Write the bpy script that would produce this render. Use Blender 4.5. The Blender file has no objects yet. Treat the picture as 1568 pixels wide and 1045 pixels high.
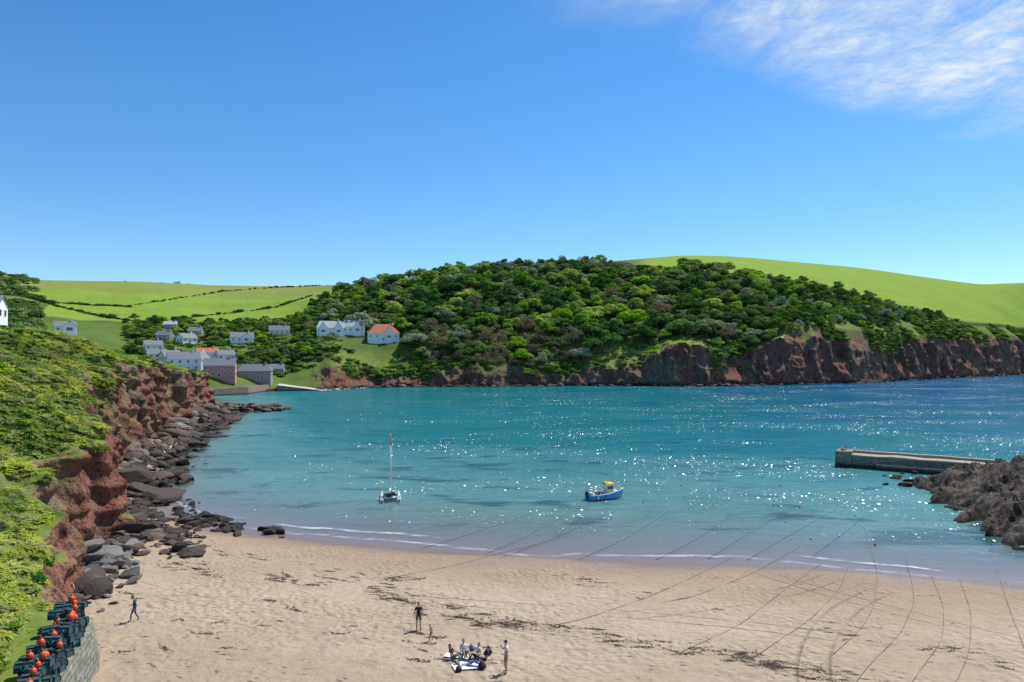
import bpy, math, random
import numpy as np
from mathutils import Vector, Matrix
random.seed(7); rng=np.random.default_rng(7)
scene=bpy.context.scene
CAMZ=20.0; F=1045.0; HY=545.0; CX=784.0   # survey constants (eye height m, focal, horizon row, centre column)
SUN_EL=math.radians(57); SUN_AZ=math.radians(44)   # azimuth measured from +Y towards +X

# ------------------------------------------------------------------ noise
def _h(i,j,k):
    n=(i.astype(np.int64)*374761393+j.astype(np.int64)*668265263+k.astype(np.int64)*1274126177)&0xffffffff
    n=((n^(n>>13))*1274126177)&0xffffffff
    n=((n^(n>>15))*2246822519)&0xffffffff
    return ((n^(n>>16))&0xffffff)/float(0xffffff)
def vn(x,y,z):
    x,y,z=np.broadcast_arrays(np.asarray(x,float),np.asarray(y,float),np.asarray(z,float))
    i=np.floor(x);j=np.floor(y);k=np.floor(z);fx=x-i;fy=y-j;fz=z-k
    fx=fx*fx*(3-2*fx);fy=fy*fy*(3-2*fy);fz=fz*fz*(3-2*fz)
    r=0
    for a in(0,1):
        for b in(0,1):
            for c in(0,1):
                r=r+_h(i+a,j+b,k+c)*(fx if a else 1-fx)*(fy if b else 1-fy)*(fz if c else 1-fz)
    return r*2-1
def fbm(x,y,z=0.0,o=4):
    s=0;a=1;t=0
    for q in range(o):
        s=s+a*vn(np.asarray(x)*2**q+q*17.3,np.asarray(y)*2**q+q*5.1,np.asarray(z)*2**q+q*9.7);t+=a;a*=.5
    return s/t
def ridge(x,y,z=0.0,o=4):
    s=0;a=1;t=0
    for q in range(o):
        s=s+a*(1-np.abs(vn(np.asarray(x)*2**q+q*7.3,np.asarray(y)*2**q+q*15.1,np.asarray(z)*2**q+q*3.7))*2);t+=a;a*=.5
    return s/t
def sstep(a,b,x):
    t=np.clip((x-a)/(b-a),0,1);return t*t*(3-2*t)

# ------------------------------------------------------------------ mesh helpers
def mesh_np(name,V,Fq,mats=(),smooth=False,matidx=None):
    V=np.asarray(V,np.float32);Fq=np.asarray(Fq,np.int32)
    me=bpy.data.meshes.new(name);k=Fq.shape[1]
    me.vertices.add(len(V));me.vertices.foreach_set('co',V.ravel())
    me.loops.add(Fq.size);me.loops.foreach_set('vertex_index',Fq.ravel())
    me.polygons.add(len(Fq))
    me.polygons.foreach_set('loop_start',np.arange(0,Fq.size,k,dtype=np.int32))
    try: me.polygons.foreach_set('loop_total',np.full(len(Fq),k,np.int32))
    except Exception: pass
    for m in mats: me.materials.append(m)
    if matidx is not None: me.polygons.foreach_set('material_index',np.asarray(matidx,np.int32))
    me.polygons.foreach_set('use_smooth',np.full(len(Fq),smooth,bool))
    me.update(calc_edges=True);me.validate()
    return me
def link(name,me,parent=None,loc=(0,0,0),rot=0):
    ob=bpy.data.objects.new(name,me);scene.collection.objects.link(ob)
    ob.location=loc;ob.rotation_euler=(0,0,rot)
    if parent: ob.parent=parent
    return ob
def gridfaces(nr,nc):
    r=np.arange(nr-1)[:,None]*nc;c=np.arange(nc-1)[None,:]
    a=(r+c).ravel()
    return np.stack([a,a+1,a+nc+1,a+nc],1)
def addattr(me,name,arr,typ='FLOAT'):
    at=me.attributes.new(name,typ,'POINT')
    if typ=='FLOAT': at.data.foreach_set('value',np.asarray(arr,np.float32).ravel())
    elif typ=='INT': at.data.foreach_set('value',np.asarray(arr,np.int32).ravel())
    elif typ=='FLOAT_VECTOR': at.data.foreach_set('vector',np.asarray(arr,np.float32).ravel())
    else: at.data.foreach_set('color',np.asarray(arr,np.float32).ravel())
class MB:
    """small polygon builder: many primitives joined in one mesh"""
    def __init__(s): s.v=[];s.f=[];s.m=[];s.sm=[];s.mats=[]
    def mi(s,mat):
        if mat not in s.mats: s.mats.append(mat)
        return s.mats.index(mat)
    def add(s,vs,fs,mat,smooth=False):
        o=len(s.v);s.v+= [tuple(v) for v in vs];i=s.mi(mat)
        for f in fs: s.f.append(tuple(o+q for q in f));s.m.append(i);s.sm.append(smooth)
    def box(s,c,size,mat,rot=0,taper=1.0):
        x,y,z=[q/2 for q in size];vs=[]
        for zz,t in((-z,1),(z,taper)):
            for a,b in((-x,-y),(x,-y),(x,y),(-x,y)):
                a*=t;b*=t;cr,sr=math.cos(rot),math.sin(rot)
                vs.append((c[0]+a*cr-b*sr,c[1]+a*sr+b*cr,c[2]+zz))
        s.add(vs,[(3,2,1,0),(4,5,6,7),(0,1,5,4),(1,2,6,5),(2,3,7,6),(3,0,4,7)],mat)
    def tube(s,pts,rad,mat,n=8,smooth=True,cap=True):
        pts=[Vector(p) for p in pts]
        if not hasattr(rad,'__len__'): rad=[rad]*len(pts)
        vs=[];fs=[]
        for i,p in enumerate(pts):
            d=(pts[min(i+1,len(pts)-1)]-pts[max(i-1,0)]).normalized()
            up=Vector((0,0,1)) if abs(d.z)<.9 else Vector((1,0,0))
            a=d.cross(up).normalized();b=d.cross(a)
            for q in range(n):
                t=2*math.pi*q/n;vs.append(p+(a*math.cos(t)+b*math.sin(t))*rad[i])
        for i in range(len(pts)-1):
            for q in range(n):
                r=(q+1)%n;fs.append((i*n+q,i*n+r,(i+1)*n+r,(i+1)*n+q))
        if cap: fs+= [tuple(range(n))[::-1],tuple(range((len(pts)-1)*n,len(pts)*n))]
        s.add(vs,fs,mat,smooth)
    def ball(s,c,r,mat,nu=10,nv=7,fn=None):
        if not hasattr(r,'__len__'): r=(r,r,r)
        vs=[(0,0,1)];fs=[]
        for i in range(1,nv):
            t=math.pi*i/nv
            for j in range(nu):
                p=2*math.pi*j/nu;vs.append((math.sin(t)*math.cos(p),math.sin(t)*math.sin(p),math.cos(t)))
        vs.append((0,0,-1))
        for j in range(nu): fs.append((0,1+j,1+(j+1)%nu))
        for i in range(nv-2):
            for j in range(nu):
                a=1+i*nu+j;b=1+i*nu+(j+1)%nu;fs.append((a,a+nu,b+nu,b))
        L=len(vs)-1
        for j in range(nu): fs.append((L,1+(nv-2)*nu+(j+1)%nu,1+(nv-2)*nu+j))
        if fn: vs=[fn(v) for v in vs]
        s.add([(c[0]+v[0]*r[0],c[1]+v[1]*r[1],c[2]+v[2]*r[2]) for v in vs],fs,mat,True)
    def mesh(s,name):
        me=bpy.data.meshes.new(name);me.from_pydata(s.v,[],s.f)
        for m in s.mats: me.materials.append(m)
        me.polygons.foreach_set('material_index',s.m);me.polygons.foreach_set('use_smooth',s.sm)
        me.update();return me
    def obj(s,name,parent=None,loc=(0,0,0),rot=0): return link(name,s.mesh(name),parent,loc,rot)

# ------------------------------------------------------------------ node helpers
class NB:
    def __init__(s,name,world=None):
        if world: s.t=world.node_tree
        else:
            s.m=bpy.data.materials.new(name);s.m.use_nodes=True;s.t=s.m.node_tree
        s.t.nodes.clear()
    def n(s,typ,ins=None,**pr):
        nd=s.t.nodes.new(typ)
        for k,v in pr.items(): setattr(nd,k,v)
        for k,v in (ins or {}).items(): s.set(nd.inputs[k],v)
        return nd
    def set(s,sock,v):
        if isinstance(v,bpy.types.NodeSocket): s.t.links.new(v,sock)
        elif hasattr(v,'__len__') and len(v)==3 and sock.type=='RGBA': sock.default_value=(*v,1)
        else: sock.default_value=v
    def math(s,op,a,b=0.5,clamp=False,c=None):
        ins={0:a,1:b}
        if c is not None: ins[2]=c
        return s.n('ShaderNodeMath',ins,operation=op,use_clamp=clamp).outputs[0]
    def mix(s,f,a,b,blend='MIX'):
        return s.n('ShaderNodeMix',{0:f,6:a,7:b},data_type='RGBA',blend_type=blend).outputs[2]
    def map(s,v,a,b,c=0.0,d=1.0):
        return s.n('ShaderNodeMapRange',{0:v,1:a,2:b,3:c,4:d}).outputs[0]
    def noise(s,vec,scale,detail=4,rough=.55,dist=0.0,col=False):
        return s.n('ShaderNodeTexNoise',{'Vector':vec,'Scale':scale,'Detail':detail,'Roughness':rough,'Distortion':dist}).outputs[1 if col else 0]
    def voro(s,vec,scale,feature='F1',out=0):
        return s.n('ShaderNodeTexVoronoi',{'Vector':vec,'Scale':scale},feature=feature).outputs[out]
    def pos(s): return s.n('ShaderNodeNewGeometry').outputs['Position']
    def obj(s): return s.n('ShaderNodeTexCoord').outputs['Object']
    def scl(s,vec,sc,rot=(0,0,0)): return s.n('ShaderNodeMapping',{'Vector':vec,'Scale':sc,'Rotation':rot}).outputs[0]
    def xyz(s,vec): return s.n('ShaderNodeSeparateXYZ',{0:vec}).outputs
    def attr(s,name,out='Fac',typ='GEOMETRY'):
        return s.n('ShaderNodeAttribute',attribute_name=name,attribute_type=typ).outputs[out]
    def bump(s,h,strength=.5,dist=.1,nrm=None):
        ins={'Height':h,'Strength':strength,'Distance':dist}
        if nrm is not None: ins['Normal']=nrm
        return s.n('ShaderNodeBump',ins).outputs[0]
    def principled(s,col,rough=.8,nrm=None,**kw):
        ins={'Base Color':col,'Roughness':rough}
        if nrm is not None: ins['Normal']=nrm
        ins.update(kw)
        p=s.n('ShaderNodeBsdfPrincipled',ins);s.out(p.outputs[0]);return p
    def out(s,sh): s.n('ShaderNodeOutputMaterial',{'Surface':sh})
_simple={}
def simple(name,col,rough=.7,var=.25,scale=3.0,spec=.4,metal=0.0):
    if name in _simple: return _simple[name]
    b=NB(name);o=b.obj();f=b.noise(o,scale,5,.6)
    c=b.mix(f,tuple(q*(1-var) for q in col),tuple(min(1,q*(1+var)) for q in col))
    b.principled(c,rough,b.bump(b.noise(o,scale*6,3),.2,.02),**{'Specular IOR Level':spec,'Metallic':metal})
    _simple[name]=b.m;return b.m

# ------------------------------------------------------------------ materials
def rock_color(b,p,gain=1.0,red=.5):
    n1=b.noise(b.scl(p,(1,1,.6)),.07,5,.65);n2=b.noise(b.scl(p,(1,1,.45)),.5,5,.65);n3=b.noise(p,2.2,4,.7)
    g=lambda *c: tuple(q*gain for q in c)
    c=b.mix(b.map(n1,red-.04,red+.06),g(.255,.098,.072),g(.215,.155,.10))
    c=b.mix(b.map(n2,.50,.72),c,g(.34,.205,.135))
    c=b.mix(b.map(n2,.47,.34,0,.85),c,g(.095,.05,.037))
    c=b.mix(b.map(n3,.5,.32),c,g(.045,.028,.022))
    c=b.mix(b.map(b.noise(p,.22,5,.7),.57,.67,0,.7),c,g(.10,.115,.035))   # lichen and moss
    z=b.xyz(p)[2]
    zz=b.math('ADD',z,b.map(n2,0,1,-1.3,1.3))
    c=b.mix(b.map(zz,2.4,.7),c,(.038,.03,.025))
    return c,n2,n3
def make_terrain_mat(name,bs=1.0,gain=1.0,th=0.0,red=.5):
    b=NB(name);p=b.pos();rc,n2,n3=rock_color(b,p,gain,red)
    g=b.n('ShaderNodeNewGeometry');nz=b.xyz(g.outputs['Normal'])[2]
    ga=b.attr('gcol','Color')
    v2=b.noise(p,1.3,5,.7);vf=b.noise(p,.06,5,.65)
    gc=b.mix(b.map(vf,.35,.65,.35,0),ga,(.05,.07,.018))
    gc=b.mix(b.map(v2,.35,.7,0,.5),gc,(.06,.085,.016))
    fine=b.noise(p,.35,4,.7)
    fc=b.mix(b.map(vf,.32,.68,0,.6),ga,b.mix(.5,ga,(.16,.22,.05)))
    fc=b.mix(b.map(fine,.4,.75,0,.3),fc,(.13,.2,.03))
    row=b.n('ShaderNodeTexWave',{'Vector':b.scl(p,(1,1,0),(0,0,.4)),'Scale':.12,'Distortion':1.5,'Detail':2}).outputs[1]
    fc=b.mix(b.map(row,.7,1,0,.16),fc,(.12,.17,.04))
    gc=b.mix(b.attr('plain'),gc,fc)
    rw=b.attr('rockw')
    w=b.math('ADD',nz,b.map(n2,.3,.7,-.22,.22))
    rk=b.math('MULTIPLY',b.map(w,.80+th,.66+th),rw,True)
    fo=b.math('SUBTRACT',rw,1.0,True)
    fo=b.math('MULTIPLY',fo,b.map(w,.98,.84))     # ledges inside the rock still carry turf
    rk=b.math('MAXIMUM',rk,fo)
    rk=b.math('MAXIMUM',rk,b.map(b.xyz(p)[2],1.8,1.2))
    c=b.mix(rk,gc,rc)
    h=b.math('ADD',b.math('MULTIPLY',n3,.6),b.math('MULTIPLY',n2,1.2))
    nr=b.bump(h,b.math('ADD',b.math('MULTIPLY',rk,.85),.15),1.0*bs)
    b.principled(c,.92,nr,**{'Specular IOR Level':.15});return b.m
M_back=make_terrain_mat('headland_ground',1.7,1.25,.03,.54); M_left=make_terrain_mat('cliff_ground',1.1,1.1,0,.52)

def make_rockmat(name,tint=False):
    b=NB(name);p=b.pos();o=b.obj()
    n2=b.noise(o,2.5,5,.7)
    if tint: c=b.mix(b.map(n2,.3,.7,0,.6),b.attr('tint','Color','INSTANCER'),(.07,.055,.045))
    else:
        n1=b.noise(p,.35,4)
        c=b.mix(b.map(n1,.4,.6),(.075,.052,.036),(.155,.125,.09));c=b.mix(b.map(n2,.54,.36),c,(.018,.015,.012))
        c=b.mix(b.map(b.noise(p,.9,4),.58,.68,0,.8),c,(.20,.145,.06))
    c=b.mix(b.map(b.xyz(p)[2],.75,.2),c,(.025,.022,.017))
    b.principled(c,.85,b.bump(b.noise(p,3.0,5,.7),.6,.35),**{'Specular IOR Level':.3});return b.m
M_rock=make_rockmat('shore_rock');M_boulder=make_rockmat('boulder_rock',True)

def make_sand():
    b=NB('beach_sand');p=b.pos();s=b.xyz(p)
    n1=b.noise(b.scl(p,(.5,1,1)),.12,5,.6);n2=b.noise(p,1.6,6,.65);n3=b.noise(p,14,3,.7)
    c=b.mix(b.map(n1,.35,.65),(.395,.305,.215),(.50,.40,.295))
    c=b.mix(b.map(n2,.38,.62,0,.6),c,(.35,.265,.18))
    c=b.mix(b.map(n3,.60,.74,0,.55),c,(.23,.175,.125))
    n4=b.noise(b.scl(p,(.35,1,1),(0,0,.18)),.55,6,.72,.4)
    c=b.mix(b.math('MULTIPLY',b.map(n4,.59,.70),.42),c,(.15,.11,.075))
    sh=b.attr('shore')   # metres inland from the waterline
    w=b.math('ADD',sh,b.map(b.noise(b.scl(p,(.4,1,1)),.14,4),.3,.7,-2.5,2.5))
    wet=b.map(w,5.2,1.4)
    c=b.mix(b.math('MULTIPLY',b.map(w,15,4),.65,True),c,(.31,.215,.14))
    c=b.mix(wet,c,(.20,.142,.112))
    v=b.voro(p,2.2,'SMOOTH_F1');churn=b.map(b.noise(p,.13,3),.42,.58)
    def arc(cx,cy,r0,wd=.16):
        d=b.n('ShaderNodeVectorMath',{0:b.scl(b.n('ShaderNodeVectorMath',{0:p,1:(-cx,-cy,0)},operation='ADD').outputs[0],(1,1,0))},operation='LENGTH').outputs['Value']
        o=None
        for rr in(r0,r0+1.7):
            q=b.math('SUBTRACT',1.0,b.math('DIVIDE',b.math('ABSOLUTE',b.math('SUBTRACT',d,rr)),wd),True)
            o=q if o is None else b.math('MAXIMUM',o,q)
        return o
    tr=None
    for a in((60,20,46),(-5,95,47),(90,90,72),(-20,-60,112)):
        q=arc(*a);tr=q if tr is None else b.math('MAXIMUM',tr,q)
    trm=b.math('MULTIPLY',tr,b.map(b.noise(p,.09,3),.44,.56))
    c=b.mix(b.math('MULTIPLY',trm,.28),c,(.20,.15,.10))
    h=b.math('ADD',b.math('MULTIPLY',b.math('MULTIPLY',v,churn),1.0),b.math('MULTIPLY',n2,.9))
    h=b.math('SUBTRACT',h,b.math('MULTIPLY',trm,.5))
    nr=b.bump(h,b.map(wet,0,1,.95,.05),.3)
    b.principled(c,b.map(wet,0,1,.95,.4),nr,**{'Specular IOR Level':b.map(wet,0,1,.15,.45)});return b.m
M_sand=make_sand()

def make_water():
    b=NB('sea_water');p=b.pos();s=b.xyz(p)
    dep=b.attr('depth');off=b.attr('offs')
    nlow=b.noise(b.scl(p,(1,2.2,1)),.018,4,.6,.6)
    lo=b.map(nlow,.3,.7,-1,1)
    c1=b.mix(b.map(dep,.05,1.3),(.22,.25,.21),(.14,.33,.31))
    c2=b.mix(b.map(b.math('ADD',dep,b.math('MULTIPLY',lo,.6)),.9,4.0),c1,(.014,.18,.205))
    c3=b.mix(b.map(b.math('ADD',off,b.math('MULTIPLY',lo,90)),110,360),c2,(.006,.14,.125))  # teal-green far out: hill reflection put into the body colour
    blue=b.map(b.math('ADD',s[0],b.math('MULTIPLY',lo,70)),0,200)
    c4=b.mix(b.math('MULTIPLY',b.math('MULTIPLY',blue,b.map(off,40,140)),.88),c3,(.004,.09,.215))
    pn=b.noise(b.scl(p,(1,2.4,1)),.07,5,.62,.5)
    near=b.math('MULTIPLY',b.map(s[0],36,48),b.map(off,30,12))
    pn=b.math('ADD',pn,b.math('MULTIPLY',near,.09))
    patch=b.math('MULTIPLY',b.map(pn,.55,.64),b.map(off,3,12))
    patch=b.math('MULTIPLY',patch,b.map(off,130,70))
    c5=b.mix(b.math('MULTIPLY',patch,.72),c4,(.012,.07,.085))
    fn=b.noise(b.scl(p,(.35,1,1)),.9,5,.75,.6);f2=b.noise(b.scl(p,(1,.4,1)),.055,2)
    wob=b.math('ADD',off,b.map(f2,.3,.7,-1.6,1.6))
    band1=b.math('SUBTRACT',1.0,b.math('MULTIPLY',b.math('ABSOLUTE',b.math('SUBTRACT',wob,.9)),2.0),True)
    band2=b.math('SUBTRACT',1.0,b.math('MULTIPLY',b.math('ABSOLUTE',b.math('SUBTRACT',wob,3.6)),2.2),True)
    band2=b.math('MULTIPLY',band2,b.map(b.noise(b.scl(p,(1,.1,1)),.045,2),.5,.58))
    foam=b.math('MULTIPLY',b.math('MAXIMUM',b.math('MULTIPLY',band1,.55),b.math('MULTIPLY',band2,.9)),b.map(fn,.44,.62))
    foam=b.math('MULTIPLY',foam,b.map(off,14,8),True)
    w0=b.noise(b.scl(p,(.5,1.3,1),(0,0,.25)),.16,3,.6,.3)
    w1=b.noise(b.scl(p,(.5,1,1),(0,0,.35)),.6,3,.6,.3);w2=b.noise(b.scl(p,(.7,1,1),(0,0,-.2)),2.4,2,.6,.2)
    gust=b.map(b.noise(b.scl(p,(.4,1,1)),.03,3),.38,.6,.4,1.0)
    calm=b.math('MULTIPLY',b.map(off,0,25,.12,1.0),gust)
    hgt=b.math('ADD',b.math('MULTIPLY',w0,1.6),b.math('ADD',b.math('MULTIPLY',w1,1.1),b.math('MULTIPLY',w2,.38)))
    nr2=b.bump(hgt,calm,.6)
    fr=b.n('ShaderNodeFresnel',{'IOR':1.33,'Normal':nr2}).outputs[0]
    fr=b.math('MINIMUM',b.math('MULTIPLY',fr,.65),.38)
    gl=b.n('ShaderNodeBsdfGlossy',{'Color':(1,1,1,1),'Roughness':.09,'Normal':b.bump(hgt,b.math('MULTIPLY',calm,.45),.6)}).outputs[0]
    rip=b.math('ADD',b.math('MULTIPLY',w0,.5),b.math('MULTIPLY',w1,.5))
    c6=b.mix(b.math('MULTIPLY',b.map(rip,.42,.60,.42,0),calm),c5,b.mix(.5,c5,(0.0,.04,.06)))
    df=b.n('ShaderNodeBsdfDiffuse',{'Color':c6,'Normal':nr2}).outputs[0]
    tp=b.n('ShaderNodeBsdfTransparent').outputs[0]
    opa=b.math('SUBTRACT',1.0,b.math('EXPONENT',b.math('MULTIPLY',dep,-1.25)),True)
    body=b.n('ShaderNodeMixShader',{0:opa,1:tp,2:df}).outputs[0]
    sh=b.n('ShaderNodeMixShader',{0:fr,1:body,2:gl}).outputs[0]
    # steep little wavelets: facets of random tilt, a few of which mirror the sun
    vc=b.n('ShaderNodeTexVoronoi',{'Vector':b.scl(p,(1.0,.5,1)),'Scale':4.4},feature='F1',voronoi_dimensions='2D').outputs['Color']
    vd=b.n('ShaderNodeTexVoronoi',{'Vector':b.scl(p,(.9,.45,1)),'Scale':5.1},feature='F1',voronoi_dimensions='2D').outputs['Color']
    a_=b.n('ShaderNodeSeparateColor',{0:vc}).outputs;d_=b.n('ShaderNodeSeparateColor',{0:vd}).outputs
    A_=.80
    sx=b.math('MULTIPLY',b.math('SUBTRACT',b.math('ADD',a_[0],d_[0]),1.0),A_);sy=b.math('MULTIPLY',b.math('SUBTRACT',b.math('ADD',a_[1],d_[1]),1.0),A_)
    fnrm=b.n('ShaderNodeVectorMath',{0:b.n('ShaderNodeCombineXYZ',{0:sx,1:sy,2:1.0}).outputs[0]},operation='NORMALIZE').outputs[0]
    g2=b.n('ShaderNodeBsdfGlossy',{'Color':(1,1,1,1),'Roughness':.20,'Normal':fnrm}).outputs[0]
    gm=b.math('MULTIPLY',b.math('MULTIPLY',b.map(off,6,30),b.map(b.noise(b.scl(p,(.5,1,1)),.045,5,.7),.47,.66,.0,1)),.07)
    sh=b.n('ShaderNodeMixShader',{0:gm,1:sh,2:g2}).outputs[0]
    fm=b.n('ShaderNodeBsdfDiffuse',{'Color':(.8,.82,.82,1)}).outputs[0]
    b.out(b.n('ShaderNodeMixShader',{0:foam,1:sh,2:fm}).outputs[0]);return b.m
M_sea=make_water()

def make_leaf(name,trans=.3):
    b=NB(name)
    base=b.attr('tint','Color','INSTANCER')
    rnd=b.n('ShaderNodeObjectInfo').outputs['Random']
    ri=b.n('ShaderNodeNewGeometry').outputs['Random Per Island']
    c=b.n('ShaderNodeHueSaturation',{'Hue':b.map(rnd,0,1,.48,.52),'Saturation':b.map(rnd,0,1,.85,1.1),'Value':b.map(ri,0,1,.7,1.3),'Color':base}).outputs[0]
    d=b.n('ShaderNodeBsdfDiffuse',{'Color':c}).outputs[0]
    t=b.n('ShaderNodeBsdfTranslucent',{'Color':c}).outputs[0]
    b.out(b.n('ShaderNodeMixShader',{0:trans,1:d,2:t}).outputs[0]);return b.m
M_leaf=make_leaf('foliage_leaves',.3);M_blade=make_leaf('bracken_blades',.35)
M_bark=simple('tree_bark',(.09,.07,.055),.9)

# ------------------------------------------------------------------ beach shape
SX=np.array([-300,-140,-113,-100,-86,-72,-62,-55,-49,-40,-25.7,-9,1,13.7,29,44.8,70,140,400.])
SY=np.array([330,300,268,246,199,150,119,104,94,84,76,70.8,68,66.3,64.2,59.7,54,40,-20.])
def Ys(x):
    x=np.asarray(x,float);return (np.interp(x-2,SX,SY)+np.interp(x,SX,SY)+np.interp(x+2,SX,SY))/3+vn(x*.12,3.3,.5)*.7
def beach_z(x,y):
    t=Ys(x)-y
    z=np.where(t>0,.072*t,np.maximum(.048*t,-5.))
    return np.minimum(z,3.2)+.05*fbm(np.asarray(x)*.15,np.asarray(y)*.2,0,3)*np.clip(t/5,0,1)
def ground(px,py):
    """world spot on the sand that lies on a given bearing / depression"""
    z=1.0
    for _ in range(12):
        Y=F*(CAMZ-z)/(py-HY);X=(px-CX)/F*Y;z=max(0.0,float(beach_z(X,Y)))
    return X,Y,z
def level(px,py,z=0.0):
    Y=F*(CAMZ-z)/(py-HY);return (px-CX)/F*Y,Y,z
def axis(*segs):
    out=[]
    for a,b,st in segs: out.append(np.arange(a,b,st))
    return np.unique(np.concatenate(out+[np.array([segs[-1][1]])]))
xs=axis((-6000,-1000,500),(-1000,-200,80),(-200,-70,3),(-70,75,.45),(75,200,5),(200,1000,80),(1000,6000,500))
ys=axis((-3000,0,300),(0,25,5),(25,100,.4),(100,270,3),(270,1000,60),(1000,9000,500))
XX,YY=np.meshgrid(xs,ys);Z=beach_z(XX,YY)
Z=Z+np.where(Z>.4,.05*fbm(XX*.9,YY*.9,0,2),0)
me=mesh_np('beach_ground',np.stack([XX,YY,Z],-1).reshape(-1,3),gridfaces(len(ys),len(xs)),[M_sand],True)
addattr(me,'shore',(Ys(XX)-YY))
link('beach_ground',me)
sx=axis((-6000,-1000,500),(-1000,-200,50),(-200,-70,3),(-70,75,1),(75,200,5),(200,1000,50),(1000,6000,500))
sy=axis((20,55,5),(55,100,.6),(100,270,3),(270,1000,30),(1000,9000,500))
SXX,SYY=np.meshgrid(sx,sy);dz=-np.where(Ys(SXX)-SYY>0,.072*(Ys(SXX)-SYY),np.maximum(.048*(Ys(SXX)-SYY),-5.))
me=mesh_np('sea',np.stack([SXX,SYY,np.zeros_like(SXX)],-1).reshape(-1,3),gridfaces(len(sy),len(sx)),[M_sea],True)
addattr(me,'depth',np.maximum(dz,0));addattr(me,'offs',np.maximum(SYY-Ys(SXX),-5)*.9)
link('sea',me)

# ------------------------------------------------------------------ headland + valley terrain
COLS={
-900:(150,[(180,585),(350,530),(500,470),(700,430),(900,380)]),
-200:(190,[(220,578),(360,530),(520,475),(700,435),(880,395)]),
0:(200,[(230,575),(380,530),(520,480),(700,442),(880,414)]),
60:(230,[(260,575),(400,528),(540,487),(700,456),(920,426)]),
220:(335,[(345,580),(420,535),(540,497),(680,466),(1000,428)]),
330:(352,[(368,577),(440,540),(540,502),(700,468),(1050,434)]),
430:(388,[(402,585),(455,545),(530,500),(660,465),(1000,436)]),
500:(405,[(415,566),(460,528),(520,492),(620,460),(850,434)]),
570:(432,[(438,562),(475,528),(525,490),(580,455),(640,432)]),
700:(445,[(451,561),(482,525),(540,472),(600,435),(660,412)]),
800:(450,[(456,563),(487,525),(540,475),(600,432),(680,404)]),
900:(454,[(460,562),(492,520),(550,468),(610,428),(700,399)]),
960:(453,[(459,553),(490,520),(550,469),(615,426),(730,395)]),
1000:(452,[(458,538),(488,520),(550,470),(620,424),(760,391)]),
1040:(446,[(452,524),(486,511),(552,468),(630,420),(790,388)]),
1075:(448,[(454,528),(488,511),(555,467),(635,419),(805,388)]),
1110:(452,[(457,558),(490,515),(560,465),(640,418),(820,389)]),
1160:(458,[(466,532),(495,506),(560,464),(645,424),(840,392)]),
1200:(464,[(474,519),(500,500),(570,463),(650,430),(860,396)]),
1300:(490,[(502,521),(522,503),(580,480),(650,450),(880,404)]),
1350:(520,[(530,550),(555,510),(600,486),(658,464),(890,410)]),
1400:(560,[(574,527),(588,509),(620,492),(665,478),(900,417)]),
1500:(650,[(664,522),(677,511),(690,505),(705,500),(920,430)]),
1568:(715,[(730,528),(744,519),(757,514),(775,507),(940,427)]),
1750:(850,[(862,535),(880,525),(900,515),(930,500),(1080,432)]),
2300:(1300,[(1315,540),(1330,530),(1360,515),(1400,500),(1500,470)]),
}
pxs=np.array(sorted(COLS));K=9
CY=np.zeros((len(pxs),K));CZ=np.zeros((len(pxs),K))
for i,p in enumerate(pxs):
    fy,L=COLS[p];yl=[fy-8,fy]+[a for a,_ in L];zl=[-5,.1]+[CAMZ-(q-HY)*a/F for a,q in L]
    yl+=[yl[-1]+160,yl[-1]+1500];zl+=[zl[-1]-14,zl[-1]-60];CY[i]=yl;CZ[i]=zl
pc=np.concatenate([np.linspace(-900,-20,60),np.linspace(-18,1590,1150),np.linspace(1595,2300,80)])
def smooth1(a,n):
    k=np.hanning(n+2)[1:-1];k/=k.sum();ap=np.pad(a,(n//2,n//2),mode='edge');return np.convolve(ap,k,'valid')[:len(a)]
YK=np.stack([smooth1(np.interp(pc,pxs,CY[:,k]),27) for k in range(K)]);ZK=np.stack([smooth1(np.interp(pc,pxs,CZ[:,k]),27) for k in range(K)])
uc=(pc-CX)/F
cliffw=sstep(440,520,pc)
Xf=uc*YK[1]
coveN=fbm(Xf/38,1.7,0,4)
for k in(0,1,2): YK[k]+=cliffw*coveN*9*(1 if k<2 else .8)
YK[2]+=cliffw*5
ZK[2]+=cliffw*fbm(Xf/14,5.5,0,3)*8
rp=np.concatenate([np.linspace(0,1,4)[:-1],np.linspace(1,2,38)[:-1],np.linspace(2,3,24)[:-1],np.linspace(3,4,26)[:-1],np.linspace(4,5,26)[:-1],np.linspace(5,6,30)[:-1],np.linspace(6,7,6)[:-1],np.linspace(7,8,4)])
ki=np.minimum(rp.astype(int),K-2);kf=rp-ki
BY=YK[ki]*(1-kf)[:,None]+YK[ki+1]*kf[:,None];BZ=ZK[ki]*(1-kf)[:,None]+ZK[ki+1]*kf[:,None]
for _ in range(14):
    s=BZ.copy();s[1:-1]=(BZ[:-2]+2*BZ[1:-1]+BZ[2:])/4;w=sstep(2.1,2.8,rp)[:,None];BZ=BZ*(1-w)+s*w
BX=uc[None,:]*BY
cw=(sstep(.9,1.15,rp)*(1-sstep(1.9,2.4,rp)))[:,None]*cliffw[None,:]
rd=ridge(BX/15,BZ/22,BY/40,5)
BY=BY-cw*(rd-.35)*10
BX=BX+cw*fbm(BX/8,BZ/8,6.3,3)*2.5
BZ=BZ+cw*fbm(BX/7,BZ/7,3.3,3)*1.8
hw=sstep(2.0,2.6,rp)[:,None]*(1-sstep(5.2,5.9,rp))[:,None]
BZ=BZ+hw*(fbm(BX/45,BY/45,0,4)*4.5)
PX=np.broadcast_to(pc[None,:],BX.shape);RP=np.broadcast_to(rp[:,None],BX.shape)
gc=np.zeros(BX.shape+(4,));gc[...,3]=1
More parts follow.
